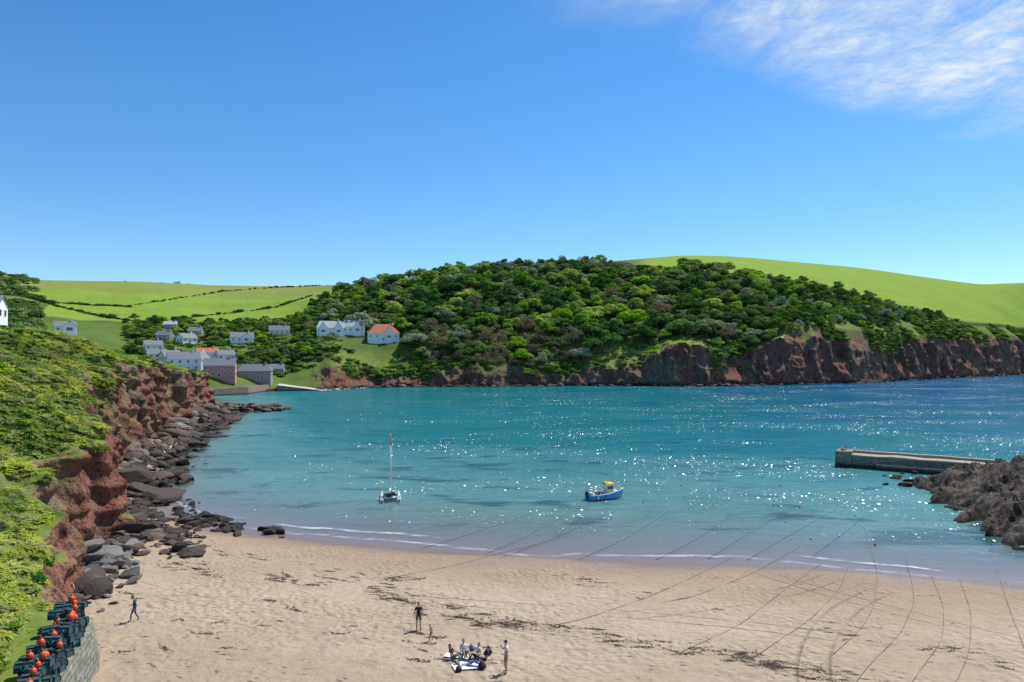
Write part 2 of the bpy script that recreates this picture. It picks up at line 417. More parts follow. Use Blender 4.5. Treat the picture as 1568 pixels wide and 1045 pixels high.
wood=np.array([.10,.15,.03]);field=np.array([.24,.36,.022]);olive=np.array([.25,.28,.045]);scrub=np.array([.12,.17,.035]);lawn=np.array([.13,.20,.035])
col=np.broadcast_to(wood,BX.shape+(3,)).copy()
plain=np.zeros(BX.shape)
def setw(w,c):
    global col
    col=col*(1-w[...,None])+c*w[...,None]
nz_=fbm(BX/60,BY/60,2.2,3)
wr=sstep(5.0,5.06,RP)*sstep(960,1000,PX);setw(wr,field);plain=np.maximum(plain,wr)
wl=(1-sstep(520,540,PX))*sstep(4.0,4.05,RP);setw(wl,np.array([.235,.35,.028]));plain=np.maximum(plain,wl)
wl2=(1-sstep(500,530,PX))*sstep(5.25,5.28,RP+.0006*(PX-300));setw(wl2,olive)
wdark=(1-sstep(20,55,PX+nz_*30))*sstep(4,4.3,RP);setw(wdark,scrub)
wm=(1-sstep(460,520,PX))*(1-sstep(3.9,4.0,RP));setw(wm,lawn)
gr=np.array([.24,.32,.045])
wg=sstep(870,920,PX+nz_*20)*(1-sstep(1070,1110,PX))*sstep(1.6,1.8,RP)*(1-sstep(2.75,3.0,RP));setw(wg,gr)
wg=sstep(500,520,PX)*(1-sstep(630,690,PX))*sstep(1.6,1.8,RP)*(1-sstep(2.6,3.0,RP));setw(wg,np.array([.19,.27,.04]))
wg=sstep(1110,1150,PX)*sstep(1.9,2.0,RP)*(1-sstep(4.9,5.0,RP));setw(wg*.9,np.array([.19,.25,.045]))
gc[...,:3]=col
me=mesh_np('headland_hill',np.stack([BX,BY,BZ],-1).reshape(-1,3),gridfaces(len(rp),len(pc)),[M_back],True)
rw_=np.broadcast_to(cliffw[None,:],BX.shape)*(1-sstep(2.4,3.0,RP))
lowc=np.interp(PX,[480,600,900,960,1000,1085,1120,1170,1330,1370,1420,1568],[1.5,1.55,1.55,1.8,2.0,2.0,1.6,2.05,2.1,1.7,2.0,2.0])
redge=lowc+.38*fbm(BX/9,BY/9,8,3)
rw_=rw_+np.broadcast_to(cliffw[None,:],BX.shape)*(1-sstep(redge-.12,redge+.05,RP))
addattr(me,'gcol',gc.reshape(-1,4),'FLOAT_COLOR');addattr(me,'rockw',rw_);addattr(me,'plain',plain)
link('headland_hill',me)
def back_at(px,r):
    """world point on the headland sheet from its own parameters"""
    px=np.asarray(px,float);r=np.asarray(r,float)
    ci=np.interp(px,pc,np.arange(len(pc)));ri=np.interp(r,rp,np.arange(len(rp)))
    c0=np.minimum(ci.astype(int),len(pc)-2);r0=np.minimum(ri.astype(int),len(rp)-2);cf=ci-c0;rf=ri-r0
    return [A[r0,c0]*(1-rf)*(1-cf)+A[r0+1,c0]*rf*(1-cf)+A[r0,c0+1]*(1-rf)*cf+A[r0+1,c0+1]*rf*cf for A in(BX,BY,BZ)]
def back_hit(px,py):
    rr=np.linspace(1.0,6.0,700);X,Y,Zz=back_at(np.full(700,px),rr);q=HY-(Zz-CAMZ)*F/Y
    idx=np.where(q<=py)[0];i=idx[0] if len(idx) else 699
    return float(X[i]),float(Y[i]),float(Zz[i]),rr[i]

# ------------------------------------------------------------------ near left cliff
NODES=[ # foot x,y, inland dir, foot z, profile (inland d, z)
((-15,12),(-1,0),2.3,[(.3,4.7),(3,4.85),(7,7.5),(16,14),(60,26)]),
((-21,31),(-1,0),2.3,[(.3,4.7),(3.2,4.85),(7,7.5),(16,14),(60,26)]),
((-23.3,37.2),(-1,0),2.2,[(.3,4.7),(3,4.9),(7,8),(16,15),(60,26)]),
((-27,41.5),(-1,.1),1.9,[(1.4,4.6),(3.2,5.6),(8,9.5),(17,16),(60,26)]),
((-31.5,48),(-1,.1),1.8,[(1.8,6.0),(4,7.6),(9,12),(18,18),(60,26)]),
((-37.5,56),(-1,.1),1.6,[(2.4,8.6),(5,10.5),(10,14.5),(18,20),(60,26)]),
((-41.0,64),(-1,.1),1.5,[(2.8,10),(6,12),(11,15.8),(20,21),(60,26)]),
((-41.5,73),(-1,.2),1.2,[(3.2,10.6),(7,12.6),(14,16.8),(26,22),(65,26)]),
((-50,83),(-1,.1),1.1,[(3.2,11.5),(6,13.8),(13,17.8),(24,22.5),(60,26)]),
((-59,98),(-1,.1),1.1,[(4,14),(7,16.3),(13,19.8),(20,23),(55,26)]),
((-72.5,129),(-1,.1),1.0,[(4,18),(6,19.8),(10,22),(14,23.2),(50,26)]),
((-87,170),(-1,.0),1.0,[(3.5,16.8),(5,18.2),(8,19.3),(14,20),(45,24)]),
((-104,220),(-1,-.1),.8,[(3.5,14.4),(4.5,15.2),(8,15.8),(14,16),(40,19)]),
((-113,256),(-.9,-.4),.5,[(3,12.8),(5,13.4),(8,13.6),(14,14),(28,16)]),
((-127,270),(-.5,-.85),.5,[(3,11),(5,12.5),(8,13.2),(12,13.6),(22,15)]),
((-165,285),(-.1,-1),.5,[(3,10),(5,12),(8,13),(12,13.6),(20,15)]),
((-230,300),(0,-1),.5,[(3,10),(5,12),(8,13),(12,13.6),(20,15)]),
]
fp=np.array([n[0] for n in NODES],float);dirs=np.array([n[1] for n in NODES],float)
sl=np.concatenate([[0],np.cumsum(np.linalg.norm(np.diff(fp,axis=0),axis=1))])
step=[];s=0
while s<sl[-1]:
    step.append(s);yy=np.interp(s,sl,fp[:,1]);s+=max(.28,.005*yy)
ss=np.array(step);n=len(ss)
def ci_(arr,sm=13): return smooth1(np.interp(ss,sl,arr),sm)
FX=ci_(fp[:,0]);FY=ci_(fp[:,1]);DX=ci_(dirs[:,0]);DY=ci_(dirs[:,1]);dl=np.hypot(DX,DY);DX/=dl;DY/=dl
PD=[np.full(n,-1.5),np.zeros(n)]+[ci_(np.array([q[3][k][0] for q in NODES],float)) for k in range(5)]
PZ=[ci_(np.array([q[2] for q in NODES],float))-2.5,ci_(np.array([q[2] for q in NODES],float))-.5]+[ci_(np.array([q[3][k][1] for q in NODES],float)) for k in range(5)]
PD=np.array(PD);PZ=np.array(PZ)
lr=np.concatenate([np.linspace(0,1,4)[:-1],np.linspace(1,2,60)[:-1],np.linspace(2,3,26)[:-1],np.linspace(3,4,26)[:-1],np.linspace(4,5,26)[:-1],np.linspace(5,6,16)])
ki=np.minimum(lr.astype(int),5);kf=lr-ki
LD=PD[ki]*(1-kf)[:,None]+PD[ki+1]*kf[:,None];LZ=PZ[ki]*(1-kf)[:,None]+PZ[ki+1]*kf[:,None]
LX=FX+DX*LD;LY=FY+DY*LD
wallw=sstep(38,43,FY)   # no roughness along the built wall
w=((sstep(.9,1.2,lr)*(1-sstep(2.3,3.6,lr)))[:,None])*wallw
amp=np.interp(FY,[40,55,100,200],[.9,2.7,4.0,5.2])
lm=fbm(LX/4,LY/4,LZ/4,2);tb=LZ+lm*1.6+LX*.15;terr=(np.abs((tb/2.6)%1-.5)*2)   # bedding ledges
d=(ridge(LX/7,LY/7,LZ/12,5)-.3)*amp+fbm(LX/2.2,LY/2.2,LZ/2.2,4)*1.1*np.interp(FY,[40,100,200],[.7,1.1,2])+terr*.8
d=d+np.maximum(0,fbm(FX/14+3,FY/14,.5,2))*amp*1.5
LX=LX-DX*d*w;LY=LY-DY*d*w*.5
w2=(sstep(2.0,2.6,lr))[:,None]*wallw
LZ=LZ+w2*(fbm(LX/9,LY/9,1.1,4)*2.2)
LZ=LZ+w*fbm(LX/3,LY/3,LZ/3,3)*.6
LR=np.broadcast_to(lr[:,None],LX.shape)
ebase=np.interp(FY,[45,60,80,110,150,300],[1.85,2.1,2.05,1.95,2.2,2.15])[None,:]
edge=ebase+.75*fbm(LX/6,LY/6,LZ/9+5,4)
crop=sstep(.24,.40,fbm(LX/7,LY/7,LZ/7+31,4))*(1-sstep(3.6,4.2,LR))*sstep(45,55,FY)[None,:]   # rock outcrops on the slope
col=np.zeros(LX.shape+(4,));col[...,3]=1
gn=fbm(LX/8,LY/8,7,3)
col[...,:3]=np.array([.18,.25,.045])+gn[...,None]*np.array([.07,.07,.01])
me=mesh_np('sea_cliff',np.stack([LX,LY,LZ],-1).reshape(-1,3),gridfaces(len(lr),n)[:,::-1],[M_left],True)
force=np.maximum(1-sstep(edge-.1,edge+.1,LR),crop)*wallw
addattr(me,'gcol',np.clip(col,.02,1).reshape(-1,4),'FLOAT_COLOR');addattr(me,'rockw',np.where(force>.02,force+1,.25*wallw*np.ones(LX.shape)*(1-sstep(3.2,4,LR))));addattr(me,'plain',np.zeros(LX.shape))
link('sea_cliff',me)
TU=np.stack([np.gradient(A,axis=1) for A in(LX,LY,LZ)],-1);TV=np.stack([np.gradient(A,axis=0) for A in(LX,LY,LZ)],-1)
NN=np.cross(TV,TU);area=np.linalg.norm(NN,axis=-1);NZ=np.abs(NN[...,2])/np.maximum(area,1e-9)

# ------------------------------------------------------------------ scatter via geometry nodes
def lib(name,meshes):
    c=bpy.data.collections.new(name)
    for i,m in enumerate(meshes): c.objects.link(bpy.data.objects.new('%s_%02d'%(name,i),m))
    return c
def scatter(name,P,R,S,I,T,coll):
    P=np.asarray(P,float).reshape(-1,3)
    me=bpy.data.meshes.new(name);me.vertices.add(len(P));me.vertices.foreach_set('co',P.astype(np.float32).ravel())
    addattr(me,'irot',R,'FLOAT_VECTOR');addattr(me,'iscl',S,'FLOAT_VECTOR');addattr(me,'idx',I,'INT')
    T=np.concatenate([np.asarray(T,float),np.ones((len(P),1))],1);addattr(me,'tint',np.clip(T,0,1),'FLOAT_COLOR')
    ob=link(name,me)
    g=bpy.data.node_groups.new(name+'_gn','GeometryNodeTree')
    g.interface.new_socket('Geometry',in_out='INPUT',socket_type='NodeSocketGeometry');g.interface.new_socket('Geometry',in_out='OUTPUT',socket_type='NodeSocketGeometry')
    N=g.nodes.new;Lk=g.links.new
    gi=N('NodeGroupInput');go=N('NodeGroupOutput');ip=N('GeometryNodeInstanceOnPoints');cinf=N('GeometryNodeCollectionInfo')
    cinf.inputs['Collection'].default_value=coll;cinf.inputs['Separate Children'].default_value=True;cinf.inputs['Reset Children'].default_value=True
    def na(nm,ty):
        q=N('GeometryNodeInputNamedAttribute');q.data_type=ty;q.inputs['Name'].default_value=nm;return q.outputs['Attribute']
    er=N('FunctionNodeEulerToRotation')
    Lk(na('irot','FLOAT_VECTOR'),er.inputs[0])
    Lk(gi.outputs[0],ip.inputs['Points']);Lk(cinf.outputs[0],ip.inputs['Instance']);ip.inputs['Pick Instance'].default_value=True
    Lk(na('idx','INT'),ip.inputs['Instance Index']);Lk(er.outputs[0],ip.inputs['Rotation']);Lk(na('iscl','FLOAT_VECTOR'),ip.inputs['Scale'])
    Lk(ip.outputs[0],go.inputs[0])
    md=ob.modifiers.new('scatter','NODES');md.node_group=g
    return ob

def quads(C,Nv,size,asp=1.0,r=rng):
    """leaf quads at centres C facing Nv"""
    n=len(C);Nv=Nv/np.linalg.norm(Nv,axis=1,keepdims=True)
    a=np.cross(Nv,r.normal(size=(n,3)));a/=np.linalg.norm(a,axis=1,keepdims=True);b=np.cross(Nv,a)
    sz=(size*r.uniform(.6,1.3,n))[:,None]
    V=np.stack([C-a*sz*asp,C-b*sz*.6+Nv*sz*.15,C+a*sz*asp,C+b*sz*.6+Nv*sz*.15],1).reshape(-1,3)
    return V,np.arange(4*n).reshape(-1,4)
def tree_mesh(seed,nring=7,nq=1100,rx=4.6,h=8.5,leaf=.46,jit=.32,shell=.88):
    r=np.random.default_rng(seed);mb=MB()
    mb.tube([(0,0,-1.5),(.1,0,1.5),(.05,.1,3.5),(0,0,h*.7)],[.38,.3,.22,.08],M_bark,6)
    Cs=[(np.array([r.normal()*.6,r.normal()*.6,h*r.uniform(.58,.7)]),r.uniform(.4,.52)*rx)]
    for i in range(nring):
        th=6.283*(i+r.uniform(-.35,.35))/nring;q=rx*r.uniform(.38,.70)
        c=np.array([q*math.cos(th),q*math.sin(th),h*r.uniform(.34,.62)]);Cs.append((c,r.uniform(.28,.50)*rx))
        if i<6: mb.tube([(0,0,h*.25),tuple(c*.55+np.array([0,0,h*.14])),tuple(c)],[.16,.1,.04],M_bark,5)
    for i in range(3):
        th=r.uniform(0,6.28);q=rx*r.uniform(.2,.4);Cs.append((np.array([q*math.cos(th),q*math.sin(th),h*r.uniform(.66,.84)]),r.uniform(.2,.34)*rx))
    tot=sum(q[1]**2 for q in Cs);allC=[];allN=[]
    for c,rad in Cs:
        k=int(nq*rad**2/tot)
        dd=r.normal(size=(k,3));dd/=np.linalg.norm(dd,axis=1,keepdims=True);dd[:,2]=np.where(dd[:,2]<-.2,-dd[:,2],dd[:,2])
        pr=rad*(r.uniform(shell,1.07,(k,1)));allC.append(c+dd*pr*np.array([1,1,.85]));allN.append(dd+np.array([0,0,.2])+r.normal(size=(k,3))*jit)
    V,Fq=quads(np.concatenate(allC),np.concatenate(allN),leaf,1.0,r)
    mb.add(V.tolist(),Fq.tolist(),M_leaf)
    return mb.mesh('broadleaf_tree')
def bush_mesh(seed,nq=260,leaf=.14):
    r=np.random.default_rng(seed);allC=[];allN=[]
    for i in range(6):
        th=r.uniform(0,6.28);q=r.uniform(0,.6);c=np.array([q*math.cos(th),q*math.sin(th),r.uniform(.2,.55)]);rad=r.uniform(.32,.52);k=nq//6
        dd=r.normal(size=(k,3));dd/=np.linalg.norm(dd,axis=1,keepdims=True);dd[:,2]=np.where(dd[:,2]<-.2,-dd[:,2],dd[:,2])
        allC.append(c+dd*rad*r.uniform(.88,1.06,(k,1)));allN.append(dd+np.array([0,0,.3])+r.normal(size=(k,3))*.33)
    V,Fq=quads(np.concatenate(allC),np.concatenate(allN),leaf,1.0,r)
    return mesh_np('bush',V,Fq,[M_leaf])
def tuft_mesh(seed,nb=52):
    r=np.random.default_rng(seed);V=[];Fq=[]
    for i in range(nb):
        th=r.uniform(0,6.28);q=r.uniform(0,.45);L=r.uniform(.4,.85);ln=r.uniform(.3,.95);w=r.uniform(.03,.08)
        b0=np.array([q*math.cos(th),q*math.sin(th),0]);th2=th+r.normal()*.7;dr=np.array([math.cos(th2),math.sin(th2),0]);sd=np.array([-dr[1],dr[0],0])*w
        m=b0+dr*L*ln*.45+np.array([0,0,L*.55]);t=b0+dr*L*ln*1.2+np.array([0,0,L*(.65-.3*ln)])
        o=len(V);V+=[b0-sd,b0+sd,m+sd*1.3,m-sd*1.3,t+sd*.3,t-sd*.3];Fq+=[(o,o+1,o+2,o+3),(o+3,o+2,o+4,o+5)]
    return mesh_np('bracken_tuft',np.array(V),np.array(Fq),[M_blade])
trees=lib('broadleaf',[tree_mesh(i,5+i%3) for i in range(6)]+[tree_mesh(20+i,7,750,4.3,8,.27,.6,.6) for i in range(2)])
bushes=lib('shrub',[bush_mesh(i) for i in range(4)])
tufts=lib('tuft',[tuft_mesh(i) for i in range(5)])

GREENS=np.array([[.17,.29,.04],[.27,.41,.05],[.10,.19,.035],[.35,.47,.065],[.14,.23,.06],[.07,.14,.04],[.22,.28,.08]])
# --- woodland
N=6000
px=rng.uniform(470,1440,N)
lo=np.interp(px,[470,520,620,680,800,880,960,1060,1120,1200,1300,1440],[3.2,3.1,2.8,2.0,1.95,2.15,2.85,2.8,2.2,2.4,3.2,4.5])
hi=np.interp(px,[470,520,600,900,980,1100,1200,1300,1440],[4.5,5.3,6.0,6.0,5.25,5.05,5.0,4.95,4.9])
rr=lo+(hi-lo)*rng.uniform(0,1,N)**.95
X,Y,Z_=back_at(px,rr)
dens=1.0*(px<1150)+np.interp(px,[1150,1440],[.8,.2])*(px>=1150)
clearing=(px>478)&(px<628)&(Y<500)          # gardens in front of the bungalows
keep=(rng.uniform(0,1,N)<dens)&~clearing;px=px[keep];rr=rr[keep];X=X[keep];Y=Y[keep];Z_=Z_[keep]
Sz=np.clip(rng.lognormal(.20,.36,len(X)),.6,2.3)*np.interp(px,[470,560,1120,1220,1440],[.65,.95,1,.7,.4])*np.interp(rr,[2,2.8,4.8,6],[.7,1,1,.7])
ordr=np.argsort(-Sz+rng.normal(0,.35,len(X)));cell={};sel=[]
for i in ordr:
    k=(int(X[i]//13),int(Y[i]//13));ok=True
    for a in(-1,0,1):
        for b_ in(-1,0,1):
            for j in cell.get((k[0]+a,k[1]+b_),[]):
                md=2.75*(Sz[i]+Sz[j])
                if (X[i]-X[j])**2+(Y[i]-Y[j])**2<md*md: ok=False
    if ok: cell.setdefault(k,[]).append(i);sel.append(i)
sel=np.array(sel);X,Y,Z_,px,rr,S=X[sel],Y[sel],Z_[sel],px[sel],rr[sel],Sz[sel];n_=len(sel)
grp=fbm(X/35,Y/35,12,2)
gi_=np.clip((rng.integers(0,7,n_)),0,6);dk=(grp<-.15)&(rng.uniform(0,1,n_)<.6);gi_[dk]=np.array([2,5,4])[rng.integers(0,3,dk.sum())]
br=(grp>.15)&(rng.uniform(0,1,n_)<.5);gi_[br]=np.array([1,3,0])[rng.integers(0,3,br.sum())]
T=GREENS[gi_]*rng.uniform(.85,1.35,(n_,1))
I=rng.integers(0,6,n_)
brown=((px>655)&(px<880)&(rr<3.3)&(rng.uniform(0,1,n_)<.75))|(rng.uniform(0,1,n_)<.06)
T[brown]=np.array([.26,.21,.12])*rng.uniform(.7,1.2,(brown.sum(),1));I[brown]=6+rng.integers(0,2,brown.sum())
j=np.argmin((px-602)**2/4+(HY-(Z_-CAMZ)*F/Y-472)**2);T[j]=(.06,.02,.035);S[j]=1.4;I[j]=2
pale=(rng.uniform(0,1,n_)<.08);T[pale]=np.array([.34,.40,.23])
SS=np.stack([S*rng.uniform(.95,1.3,n_),S*rng.uniform(.95,1.3,n_),S**.6*rng.uniform(.85,1.3,n_)],1)
scatter('woodland_trees',np.stack([X,Y,Z_-1.8],1),np.stack([np.zeros(n_),np.zeros(n_),rng.uniform(0,6.28,n_)],1),SS,I,T,trees)
# --- scrub on headland
def scrub(N,fn_px,fn_r,smin,smax,tints,seed,thr=-.25):
    r=np.random.default_rng(seed);px=fn_px(r,N);rr=fn_r(r,px);X,Y,Zq=back_at(px,rr)
    nn=fbm(X/22,Y/22,3,3);k=(nn>thr)&~((px>890)&(px<1085)&(rr<2.8)&(r.uniform(0,1,len(px))<.85))&~((px>478)&(px<628)&(rr>2.2)&(rr<3.1)&(r.uniform(0,1,len(px))<.7));X,Y,Zq=X[k],Y[k],Zq[k];m=len(X);S=r.uniform(smin,smax,m)
    T=tints[r.integers(0,len(tints),m)]*r.uniform(.75,1.3,(m,1))
    return np.stack([X,Y,Zq-.2*S],1),np.stack([np.zeros(m),np.zeros(m),r.uniform(0,6.28,m)],1),np.stack([S*1.3,S*1.3,S*r.uniform(.5,.85,m)],1),r.integers(0,4,m),T
parts=[scrub(3600,lambda r,N:r.uniform(1110,1568,N),lambda r,p:r.uniform(2.15,5.0,len(p)),1.8,4.2,GREENS*.9,1,-.1),
 scrub(1800,lambda r,N:r.uniform(500,1120,N),lambda r,p:r.uniform(1.65,2.9,len(p)),1.3,3.6,GREENS,2,-.1),
 scrub(600,lambda r,N:r.uniform(500,1568,N),lambda r,p:r.uniform(1.4,2.1,len(p)),1.0,2.2,GREENS,7,.05),
 scrub(1400,lambda r,N:r.uniform(190,520,N),lambda r,p:r.uniform(2.1,4.1,len(p)),1.5,3.8,GREENS*.9,3),
 scrub(700,lambda r,N:r.uniform(-60,60,N),lambda r,p:r.uniform(3.2,5.9,len(p)),3,7,GREENS[[2,4,5,6]],4)]
hp=[]
for line in([(60,462),(140,468),(200,470)],[(200,468),(270,458),(340,447),(420,441),(490,438)],[(60,428),(180,430),(280,433),(400,437),(500,437)],[(40,455),(90,470),(150,484),(200,492)],[(215,494),(300,486),(420,472),(480,452)]):
    L=np.array(line,float)
    for t in np.linspace(0,len(L)-1,90):
        a=np.interp(t,range(len(L)),L[:,0])+rng.normal()*1.5;q=np.interp(t,range(len(L)),L[:,1]);h=back_hit(a,q);hp.append(h[:3])
hp=np.array(hp);m=len(hp);S=np.clip(rng.lognormal(.55,.4,m),.9,5)
parts.append((hp-np.array([0,0,.4]),np.stack([np.zeros(m),np.zeros(m),rng.uniform(0,6,m)],1),np.stack([S*1.8,S,S*.8],1),rng.integers(0,4,m),np.tile([.09,.14,.04],(m,1))*rng.uniform(.6,1.4,(m,1))))
scatter('hillside_scrub',*[np.concatenate([p[i] for p in parts]) for i in range(5)],bushes)
N=620;px=rng.uniform(195,530,N);rr=rng.uniform(2.5,4.15,N);px[:200]=rng.uniform(270,500,200);rr[:200]=rng.uniform(3.3,4.2,200);X,Y,Z_=back_at(px,rr)
S=rng.uniform(.4,.95,N);I=rng.integers(0,6,N);T=GREENS[rng.integers(0,7,N)]*rng.uniform(.7,1.2,(N,1))
valley=(X,Y,Z_,S,I,T)

# --- bracken on the near cliff slope
W=area*sstep(.22,.5,NZ)*sstep(edge-.02,edge+.15,LR)*(1-sstep(5.3,5.8,lr))[:,None]*(1-crop)
W=W*np.interp(FY,[30,60,140,260],[1.5,1.3,.7,.35])[None,:]
pnoise=fbm(LX/7,LY/7,4,3);W=W*sstep(-.6,-.3,pnoise)
W=W*np.where((FY<40)[None,:]&(LD<3.0),.0,1)
cum=np.cumsum(W.ravel());N=22000;pick=np.searchsorted(cum,rng.uniform(0,cum[-1],N));pick=np.clip(pick,0,W.size-1)
a,b_=np.unravel_index(pick,W.shape);a=np.clip(a,0,len(lr)-2);b_=np.clip(b_,0,n-2)
f1=rng.uniform(0,1,N);f2=rng.uniform(0,1,N)
def bl(A): return A[a,b_]*(1-f1)*(1-f2)+A[a+1,b_]*f1*(1-f2)+A[a,b_+1]*(1-f1)*f2+A[a+1,b_+1]*f1*f2
X,Y,Z_=bl(LX),bl(LY),bl(LZ)
S=rng.uniform(.5,1.2,N)*np.interp(Y,[40,60,120,250],[.55,.8,1.2,1.7])
cn=fbm(X/5,Y/5,9,3);base=np.where((cn>.0)[:,None],np.array([.37,.42,.065]),np.array([.20,.28,.05]))
T=base*rng.uniform(.7,1.25,(N,1));dry=rng.uniform(0,1,N)<.08;T[dry]=(.40,.33,.18)
scatter('bracken_grass',np.stack([X,Y,Z_-.08],1),np.stack([rng.normal(0,.15,N),.3+rng.normal(0,.15,N),rng.normal(0,.6,N)],1),np.stack([S*1.1,S*1.1,S*.6],1),rng.integers(0,5,N),T,tufts)
k=(rng.uniform(0,1,N)<.13)&(fbm(X/9,Y/9,19,2)>.0);m=k.sum()
scatter('bramble_scrub',np.stack([X,Y,Z_-.1],1)[k],np.stack([np.zeros(m),np.zeros(m),rng.uniform(0,6,m)],1),np.stack([S,S,S*.55],1)[k]*rng.uniform(.7,1.7,(m,1)),rng.integers(0,4,m),GREENS[rng.integers(0,6,m)]*.95,bushes)

# ------------------------------------------------------------------ rocks
import bmesh
def rock_mesh(seed,mat,flat=1.0):
    r=np.random.default_rng(seed);bm=bmesh.new();bmesh.ops.create_icosphere(bm,subdivisions=3,radius=1)
    V=np.array([v.co[:] for v in bm.verts])
    for _ in range(11):
        d=r.normal(size=3);d/=np.linalg.norm(d);h=r.uniform(.45,.8);e=V@d;ov=np.maximum(0,e-h);V-=np.outer(ov,d)
    V+=0.04*np.stack([fbm(V[:,0]*3+seed,V[:,1]*3,V[:,2]*3,2)]*3,1);V[:,2]*=flat
    for v,c in zip(bm.verts,V): v.co=c
    me=bpy.data.meshes.new('rock');bm.to_mesh(me);bm.free();me.materials.append(mat);return me
rocks=lib('rockpiece',[rock_mesh(i,M_boulder,.7 if i%2 else .5) for i in range(7)])
def rock_scatter(name,spots,seed):
    r=np.random.default_rng(seed);P=[];Sc=[];T=[];R=[]
    for (x,y,z,s,kind) in spots:
        P.append((x,y,z));Sc.append((s*r.uniform(.8,1.5),s*r.uniform(.7,1.1),s*r.uniform(.6,1.0)));R.append((r.normal(0,.25),r.normal(0,.25),r.uniform(0,6.28)))
        if kind==0: c=np.array([.22,.205,.19])*r.uniform(.5,1.4)
        elif kind==1: c=np.array([.18,.12,.088])*r.uniform(.4,1.4)
        else: c=np.array([.08,.06,.048])*r.uniform(.6,1.4)
        T.append(c)
    m=len(P);scatter(name,P,R,Sc,r.integers(0,7,m),T,rocks)
sp=[]
r=np.random.default_rng(5)
for i in range(2300):     # tumbled rocks between cliff foot and water
    s=r.uniform(sl[4],sl[13]);fx=np.interp(s,sl,fp[:,0]);fy=np.interp(s,sl,fp[:,1])
    wd=np.interp(fy,[48,60,75,95,130,200,256],[2.5,4.5,7.5,10,12,14,26]);t=r.uniform(-.15,1)**1.0
    x=fx+wd*t+r.normal()*1;y=fy+r.normal()*1.5
    z=float(beach_z(x,y))
    if z<-.9: continue
    dist=max(0,t);s_=min(3.2,r.lognormal(-.8,.68)*np.interp(fy,[50,100,200],[.85,1.2,1.7])*(1.2-.4*dist))
    if fy<90 and t>.65 and r.uniform()<.5: continue
    sp.append((x,y,max(z,-.3)+s_*.12,s_,(0 if r.uniform()<.2 else (1 if r.uniform()<.6 else 2)) if z>.6 else 2))
for i in range(230):     # grey boulder pile
    x,y,z=ground(r.uniform(42,205),r.uniform(838,905))
    if r.uniform()<.5: x,y,z=ground(r.uniform(55,150),r.uniform(845,900))
    s_=min(r.lognormal(-.7,.5),1.5);sp.append((x,y,z+s_*.3,s_,0))
for i in range(150):
    x,y,z=ground(r.uniform(150,320),r.uniform(770,850));s_=min(1.2,r.lognormal(-1.1,.5));sp.append((x,y,z+.02,s_,2 if r.uniform()<.7 else 1))
for c,ww,nn in(((300,795),35,20),((345,812),35,26),((420,815),14,10),((280,862),26,18),((265,838),22,14),((240,735),45,60),((200,745),40,50),((330,798),25,16),((210,790),40,30)):
    for i in range(nn):
        x,y,z=level(c[0]+r.normal()*ww*.5,c[1]+r.normal()*4.5,.1);z=max(float(beach_z(x,y)),-.1);s_=r.uniform(.3,1.15);sp.append((x,y,z,s_,2))
for c,s_ in(((245,735),2.4),((215,742),2.8),((285,735),1.6),((180,700),3.0),((150,760),2.2),((230,705),2.4),((200,670),3.4),((335,655),2.6),((300,665),2.6),((185,790),1.6),((270,690),2.2),((245,672),2.8)):   # big blocks
    x,y,z=level(c[0],c[1],.2);sp.append((x,y,max(float(beach_z(x,y)),0),s_,1 if r.uniform()<.4 else 2))
for i in range(140):     # skerries at the tip
    x=r.uniform(-112,-84);y=252+r.normal()*5-(x+98)*.15;s_=r.uniform(.8,2.6);sp.append((x,y,.2+r.uniform(0,.8),s_,2 if r.uniform()<.6 else 1))
for i in range(900):     # boulders along foot of the headland
    q=r.uniform(480,1568);X_,Y_,Z_q=back_at(q,1.0);s_=r.lognormal(.1,.5);sp.append((float(X_)+r.normal()*1,float(Y_)-r.uniform(-1,6),r.uniform(-.3,.5),min(s_,2.8),1 if r.uniform()<.5 else 2))
for i in range(16):
    x,y,z=level(r.uniform(1355,1420),r.uniform(722,745));sp.append((x,y,.05,r.uniform(.4,1.1),2))
rock_scatter('shore_boulders',sp,9)
# rocky point on the right
gx=np.arange(40,130,.33);gy=np.arange(54,122,.33);GX,GY=np.meshgrid(gx,gy)
ex=np.interp(GY,[56,62,68,76,85,93,101,106,110,113,122],[51,49,49.5,50.5,52.5,54.0,56,60,66,88,99])
dd=GX-ex+fbm(GX/3,GY/3,0,3)*2.4
rot=.55;ua=GX*math.cos(rot)+GY*math.sin(rot);ub=-GX*math.sin(rot)+GY*math.cos(rot)
base=-1.4+np.clip(dd*.42,-1,3.4)+np.clip((dd-8)*.12,0,4)
jag=ridge(ua/7,ub/2.0,0,5)*1.7+fbm(ua/1.6,ub/.7,3,3)*.7
GZ=base+jag*np.clip(dd/3,0,1)-.4
GZ=np.where(dd<-1.5,-2.5,GZ)
link('rocky_point',mesh_np('rocky_point',np.stack([GX,GY,GZ],-1).reshape(-1,3),gridfaces(len(gy),len(gx)),[M_rock],False))

